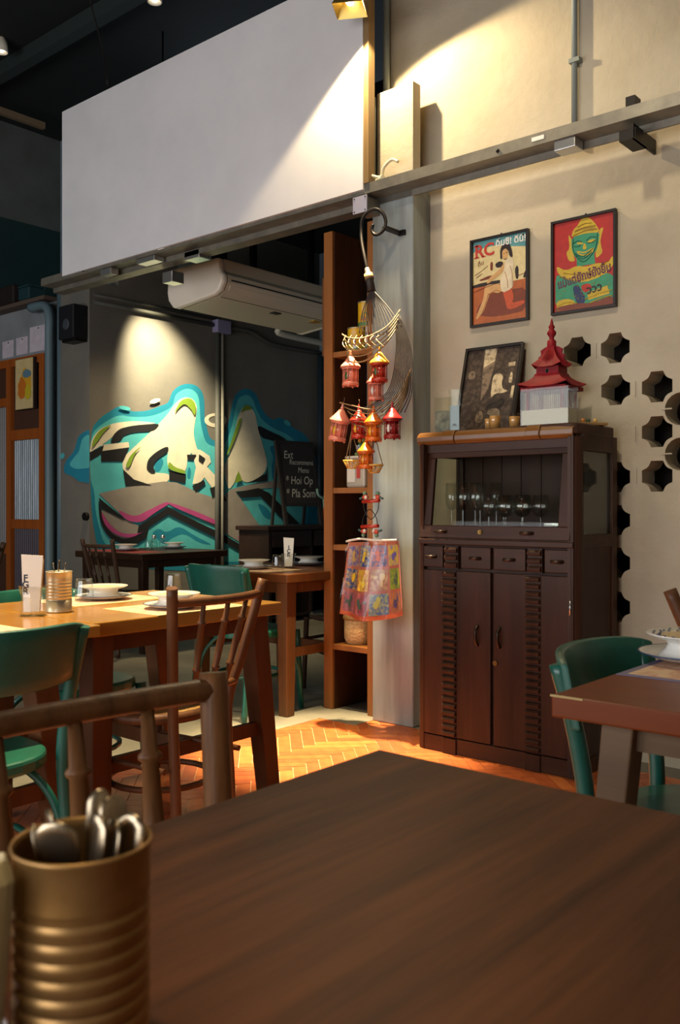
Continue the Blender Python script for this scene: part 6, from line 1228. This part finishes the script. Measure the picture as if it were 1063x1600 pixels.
GRN = mat('green_paint_wood', '#12574a', 0.38, c2='#0f4d40', scale=12, coat=0.2, bump=0.04)
GRN2 = mat('green_seat_paint', '#17604c', 0.35, c2='#135542', scale=12, coat=0.2)
def bent_chair(label, loc, rz, m=None, ms=None, group='green bentwood chairs', back=0.79):
    t = thing('bentwood_chair', label, 'chair', loc, rz, group)
    m = m or GRN; ms = ms or GRN2
    sh = 0.45
    for s in (-1,1):
        pts = [(s*0.205,-0.235,0.0),(s*0.195,-0.205,0.25),(s*0.19,-0.195,0.45),(s*0.20,-0.215,0.62),(s*0.215,-0.25,back-0.005)]
        part('post', MB().tube(spline(pts, 5), [0.015+0.004*min(1,i/10) for i in range(21)], 10), m, t)
        part('front_leg', MB().tube([(s*0.185,0.215,0.0),(s*0.175,0.185,0.43)], [0.014,0.021], 10), m, t)
        # bent braces under the seat
        part('brace', MB().tube(spline([(s*0.183,0.195,0.20),(s*0.170,0.16,0.32),(s*0.13,0.10,0.40),(s*0.05,0.04,0.425)], 5), 0.011, 8), m, t)
        part('brace', MB().tube(spline([(s*0.195,-0.20,0.20),(s*0.178,-0.16,0.32),(s*0.13,-0.10,0.40),(s*0.05,-0.04,0.425)], 5), 0.011, 8), m, t)
    # curved back board, wraps the posts
    def bk(u, v, off):
        x = -0.228 + 0.456*u
        y = -0.190 - 0.085*(1-(2*u-1)**2) - 0.03*v + off
        zt = back + 0.012 - 0.015*abs(2*u-1)**6; zb = back - 0.150 + 0.012*abs(2*u-1)**4
        return (x, y, zb + (zt-zb)*v)
    mb = MB(); NU, NV = 20, 5
    for off in (-0.022, 0.0):
        mb.grid(lambda u, v: bk(u, v, off), NU, NV)
    n1 = (NU+1)*(NV+1)
    ring = [i for i in range(NU+1)] + [j*(NU+1)+NU for j in range(1,NV+1)] + [NV*(NU+1)+i for i in range(NU-1,-1,-1)] + [j*(NU+1) for j in range(NV-1,0,-1)]
    for i in range(len(ring)):
        a, b = ring[i], ring[(i+1) % len(ring)]
        mb.f.append((a, b, b+n1, a+n1)); mb.sm.append(False)
    part('backrest', mb, m, t, 0.006)
    out = []
    for k in range(28):
        a = 2*PI*k/28; cx = math.copysign(abs(math.cos(a))**0.75, math.cos(a))*0.21; cy = math.copysign(abs(math.sin(a))**0.75, math.sin(a))*0.215
        out.append((cx*(1+0.06*math.sin(a)), cy))
    part('seat', MB().prism(out, lambda u, v, d: (u, v, d), sh-0.038, sh), ms, t, 0.010)
    part('stretcher', MB().tube([(0.172*math.cos(2*PI*k/20), 0.0+0.185*math.sin(2*PI*k/20), 0.205) for k in range(20)], 0.010, 6, closed=True), m, t)
    return t
bent_chair('green bentwood chair with back to the camera at the near honey table', (-2.34,1.19,0), math.radians(90))
bent_chair('green bentwood chair tucked under the red brown table at right', (-0.65,1.98,0), math.radians(-90), back=0.775)
bent_chair('green bentwood chair in front of the table beside the tall shelf', (-3.59,3.46,0), 0.0)
bent_chair('green bentwood chair behind the honey tables, only seat and rail showing', (-3.02,1.98,0), math.radians(-84), back=0.76)

# ------------------------------------------------------------------ tableware
CER = mat('white_ceramic', '#dcdad4', 0.18, coat=0.3); BLUEC = mat('blue_ceramic', '#31415f', 0.25); CREAMC = mat('cream_glaze', '#cbb489', 0.25)
MATP = mat('placemat_paper', '#d8b99a', 0.7, c2='#c99a80', scale=26, detail=2, lo=0.45, hi=0.55); MATB = mat('placemat_border', '#6f6a86', 0.7); MATY = mat('placemat_pale', '#d8c58c', 0.7)
def placemat(label, cx, cy, w, d, rz=0.0, pale=False):
    t = thing('placemat', label, 'placemat', (cx,cy,0.7502), rz, 'paper placemats')
    part('border', MB().box(-w/2,w/2,-d/2,d/2,0,0.0012), MATY if pale else MATB, t)
    part('print', MB().box(-w/2+0.018,w/2-0.018,-d/2+0.018,d/2-0.018,0.0012,0.0016), MATP, t)
    return t
def plate_set(labs, cx, cy, z=0.752, s=1.0, motif=False, bowl=True):
    t = thing('saucer_plate', labs[0], 'plate', (cx,cy,z), 0, 'round white plates'); t.scale = (s,s,s)
    part('dish', MB().lathe([(0,0.003),(0.055,0.003),(0.075,0.006),(0.102,0.016),(0.104,0.0175),(0.102,0.018),(0.074,0.010),(0.05,0.007),(0,0.007)], 40), CER, t)
    part('rim_line', MB().lathe([(0.1035,0.0155),(0.1055,0.0175),(0.1035,0.0187),(0.1015,0.018)], 40), BLUEC, t)
    if not bowl: return
    b = thing('soup_bowl', labs[1], 'bowl', (cx,cy,z+0.0075*s), 0, 'shallow bowls on plates'); b.scale = (s,s,s)
    part('body', MB().lathe([(0,0.0012),(0.070,0.0012),(0.066,0.006),(0.055,0.016),(0.051,0.024),(0.054,0.030),(0.072,0.036),(0.0885,0.0425),(0.090,0.044),(0.0885,0.045),(0.066,0.040),(0.042,0.0355),(0,0.034)], 40), CER, b)
    part('glaze', MB().lathe([(0,0.0346),(0.042,0.0361),(0.064,0.0401)], 32), CREAMC, b)
    if motif:
        mm = MB()
        for k in range(46):
            a = 2*PI*k/46; r = 0.071+0.006*math.sin(k*2.7); zz = 0.0405+ (r-0.066)*0.22
            mm.sphere((r*math.cos(a), r*math.sin(a), zz+0.0012), 0.0026, 6, (1.2,1.2,0.4))
        o = part('rim_pattern', mm, BLUEC, b); o['kind'] = 'stuff'
def tumbler(label, x, y, r=0.034, h=0.085, up=False):
    t = thing('tumbler', label, 'glass', (x,y,0.7505), 0, 'upturned tumblers')
    if not up: prof = [(r,0.0),(r*0.99,0.03),(r*0.86,h-0.008),(r*0.80,h),(0,h)]
    else: prof = [(0,0),(r*0.8,0.0),(r*0.86,0.008),(r,h)]
    part('wall', MB().lathe(prof, 20), CLR, t, thick=0.0025)
    part('thick_base', MB().lathe([(0,h-0.014),(r*0.78,h-0.014),(r*0.78,h-0.003),(0,h-0.003)], 20), CLR, t)
CANB = mat('can_gold', '#b08a58', 0.42, 0.75, c2='#a07a48', scale=30)
CUT = mat('cutlery_steel', '#a8977e', 0.24, 0.95)
def can_prof(r, h, ribs, z0, z1):
    p = [(0,0.004),(r*0.96,0.004),(r*1.0,0.0),(r*1.03,0.003),(r*1.0,0.007)]
    p.append((r, z0)); n = ribs*8
    for i in range(n+1):
        t = i/n; p.append((r - r*0.028*(0.5-0.5*math.cos(2*PI*ribs*t)), z0+(z1-z0)*t))
    p += [(r, h-0.004), (r*1.025,h-0.003),(r*1.03,h-0.001),(r*1.015,h+0.0005),(r*0.985,h-0.001),(r*0.98,h-0.006),(r*0.975,0.008),(0,0.008)]
    return p
def cutlery_can(label, loc, r, h, ribs, z0, z1, m, pieces, n=48):
    t = thing('cutlery_can', label, 'can', loc, 0, 'tin cans holding cutlery')
    part('can_wall', MB().lathe(can_prof(r, h, ribs, z0, z1), n), m, t)
    return t
def cutlery(label, base, tip, w=0.016, kind=0, roll=0.0):
    b = Vector(base); v = Vector(tip)-b; L = v.length
    t = thing('table_spoon' if kind == 0 else 'table_fork', label, 'cutlery', base, 0, 'cutlery standing in cans')
    t.rotation_euler = v.to_track_quat('Z','Y').to_euler()
    # handle end up: widens towards the rounded tip
    secs = [(0.0,0.010,0.004),(0.25,0.006,0.0022),(0.6,0.0075,0.002),(0.85,w*0.62,0.0018),(0.95,w*0.60,0.0016),(0.99,w*0.36,0.0014),(1.0,w*0.12,0.001)]
    vs = []; n = 10
    c, s = math.cos(roll), math.sin(roll)
    for f, a, th in secs:
        for k in range(n):
            q = 2*PI*k/n; x, y = a*math.cos(q), th*math.sin(q)+0.004*math.sin(f*PI)
            vs.append((x*c-y*s, x*s+y*c, f*L))
    fs = [(i*n+k, i*n+(k+1) % n, (i+1)*n+(k+1) % n, (i+1)*n+k) for i in range(len(secs)-1) for k in range(n)]
    fs += [tuple(range(n-1,-1,-1)), tuple((len(secs)-1)*n+k for k in range(n))]
    part('handle', MB().add(vs, fs, True), CUT, t)
    return t
# foreground can with cutlery
fx, fy = -0.501, 0.336
cutlery_can('large ribbed gold tin can of cutlery in the lower left foreground', (fx,fy,0.7505), 0.0425, 0.139, 9, 0.010, 0.108, CANB, 0, 64)
cs = (('leftmost thin handle',(-0.012,-0.012),(-0.024,-0.020),0.148,0.015,0.3), ('broad handle second from left',(-0.010,-0.004),(-0.019,-0.012),0.156,0.022,0.5), ('broad handle in the middle front',(-0.002,-0.010),(-0.004,-0.017),0.153,0.024,0.9), ('tallest handle at the back',(0.0,0.004),(-0.012,0.022),0.163,0.013,0.4),
      ('golden lit handle at the back right',(0.004,0.004),(-0.002,0.026),0.160,0.017,1.2), ('bright handle right of the middle',(0.008,0.0),(0.012,0.004),0.156,0.019,0.7), ('dark handle second from right',(0.012,0.006),(0.018,0.012),0.152,0.018,0.6), ('rightmost handle',(0.014,0.012),(0.020,0.024),0.153,0.019,0.8))
for nm, b, tt, hh, w, ro in cs:
    cutlery('steel cutlery in the foreground can, %s' % nm, (fx+b[0],fy+b[1],0.7605), (fx+tt[0],fy+tt[1],0.7505+hh), w, 0, ro)
# foreground napkin holder at the frame edge
NAP = mat('napkin_paper', '#efe0b8', 0.7)
npk = thing('napkin_stack', 'cream napkin stack in a glass at the lower left frame edge', 'napkins', (-0.525,0.262,0.7505), math.radians(40))
for k in range(9):
    part('napkin', MB().prism([(-0.024,0.006),(0.022,0.006),(0.030+0.001*(k%3),0.13-0.001*k),(0.026,0.139-0.001*(k%4)),(-0.036,0.139-0.001*(k%3))], lambda u, v, d: (u, d, v), -0.020+k*0.0044, -0.0165+k*0.0044), NAP, npk, 0.001)
part('glass_wall', MB().lathe([(0.030,0.0),(0.034,0.01),(0.036,0.045)], 24), CLR, npk, thick=0.002)
# left tables
placemat('pale paper placemat under the plate nearest the bamboo style chair', -2.50,2.06,0.30,0.40, 0, True)
placemat('pale paper placemat under the plate beside the upturned tumbler', -2.93,2.04,0.30,0.40, 0, True)
placemat('pale paper placemat cut off by the left frame edge', -2.45,1.24,0.28,0.34, 0, True)
plate_set(('white plate on the honey table nearest the bamboo style chair','white bowl on the honey table nearest the bamboo style chair'), -2.478,2.03, s=1.0)
plate_set(('white plate on the honey table behind the upturned tumbler','white bowl on the honey table behind the upturned tumbler'), -2.915,2.05, s=1.0)
tumbler('upturned tumbler on the honey table right of the tin can', -2.90,1.955)
tumbler('upturned tumbler at the far end of the honey table', -2.86,2.34)
lc = (-2.69,1.715,0.7505)
cutlery_can('silver ribbed tin can of cutlery on the honey tables', lc, 0.042, 0.135, 6, 0.040, 0.105, mat('can_silver','#cfc2a4',0.38,0.7), 0, 40)
for k, (dx, dy, hh, w) in enumerate(((-0.012,-0.014,0.164,0.016),(0.002,0.002,0.174,0.026),(0.012,0.018,0.163,0.016))):
    cutlery('steel cutlery in the honey table can, %s handle' % ('left','middle','right')[k], (lc[0]+dx*0.4,lc[1]+dy*0.4,0.7605), (lc[0]+dx,lc[1]+dy,0.7505+hh), w)
def straw_glass(label, loc, rz, sz=1.0):
    t = thing('napkin_glass', label, 'napkin holder', loc, rz); t.scale = (sz,)*3
    part('glass_wall', MB().lathe([(0.0,0.0),(0.033,0.0),(0.036,0.012),(0.032,0.05),(0.040,0.085)], 20), CLR, t, thick=0.0025)
    part('napkin_sleeve', MB().prism([(-0.024,0.012),(0.020,0.012),(0.030,0.172),(-0.030,0.176)], lambda u, v, d: (u, d, v), -0.016, -0.012), mat('napkin_white','#e6e0d2',0.7), t)
    for k in range(7):
        part('napkin_fold', MB().prism([(-0.018,0.014),(0.018,0.014),(0.028,0.170-0.002*k),(-0.026,0.172-0.003*k)], lambda u, v, d: (u, d, v), -0.011+k*0.0035, -0.009+k*0.0035), mat('napkin_white','#e6e0d2',0.7), t)
    return t
def vertical_mark(t, chars, x, ztop, sz, yoff, m, rot=False):
    for k, ch in enumerate(chars):
        me = text_mesh(ch, sz, bold=0.0008)
        for q in me.vertices: q.co = Vector((x+q.co.x, yoff, ztop - k*sz*0.72 + q.co.y))
        part('printed_mark', me, m, t)
INK = mat('ink_blue','#1f2536',0.6)
ng = straw_glass('glass of folded white napkins at the left beside the silver can', (-2.665,1.605,0.7505), math.radians(48), 1.12)
vertical_mark(ng, ('F','G','R'), -0.018, 0.100, 0.026, -0.0166, INK)
# table beside the shelf
plate_set(('white plate near the green chair on the table beside the shelf','white bowl near the green chair on the table beside the shelf'), -3.70,3.60, s=1.0)
placemat('pale paper placemat on the table beside the shelf', -3.66,3.60,0.40,0.28, 0, True)
plate_set(('white plate half hidden by the tall shelf','white bowl half hidden by the tall shelf'), -3.70,4.06, s=1.0)
tumbler('upturned tumbler on the table beside the shelf', -3.53,3.62)
ng2 = straw_glass('glass of printed napkins on the table beside the shelf', (-3.60,3.78,0.7505), math.radians(42), 1.0)
vertical_mark(ng2, ('I','C','R'), 0.0, 0.110, 0.030, -0.0166, INK)
# table before the mural
RUN = mat('red_runner','#8a2a2a',0.7)
tag(part('table_runner', MB().box(-6.32,-5.62,4.26,4.52,0.7502,0.7515), RUN), 'red runner cloth along the table before the mural', 'table runner')
plate_set(('white plate at the left on the table before the mural','white bowl at the left on the table before the mural'), -5.99,4.42, z=0.7525, s=1.0)
plate_set(('white plate at the right on the table before the mural','white bowl at the right on the table before the mural'), -6.02,4.93, z=0.7515, s=1.0)
tumbler('upturned tumbler on the table before the mural', -5.93,4.60)
for k, (x, y) in enumerate(((-6.12,4.80),(-6.08,4.86))):
    t = thing('cruet_bottle', 'small glass cruet, %s of the pair on the table before the mural' % ('left','right')[k], 'bottle', (x,y,0.7515), 0, 'cruets')
    part('bottle', MB().lathe([(0,0),(0.028,0.0),(0.030,0.05),(0.016,0.075),(0.014,0.085)], 14), CLR, t, thick=0.002)
    part('cap', MB().lathe([(0.016,0.085),(0.018,0.088),(0.016,0.11),(0,0.114)], 12), BRIGHTM, t)
# right table setting
placemat('purple bordered paper placemat on the red brown table at right', -0.60,2.05,0.40,0.44)
plate_set(('blue rimmed white plate on the red brown table at right','patterned white bowl on the blue rimmed plate at right'), -0.722,2.087, z=0.7522, s=1.22, motif=True)
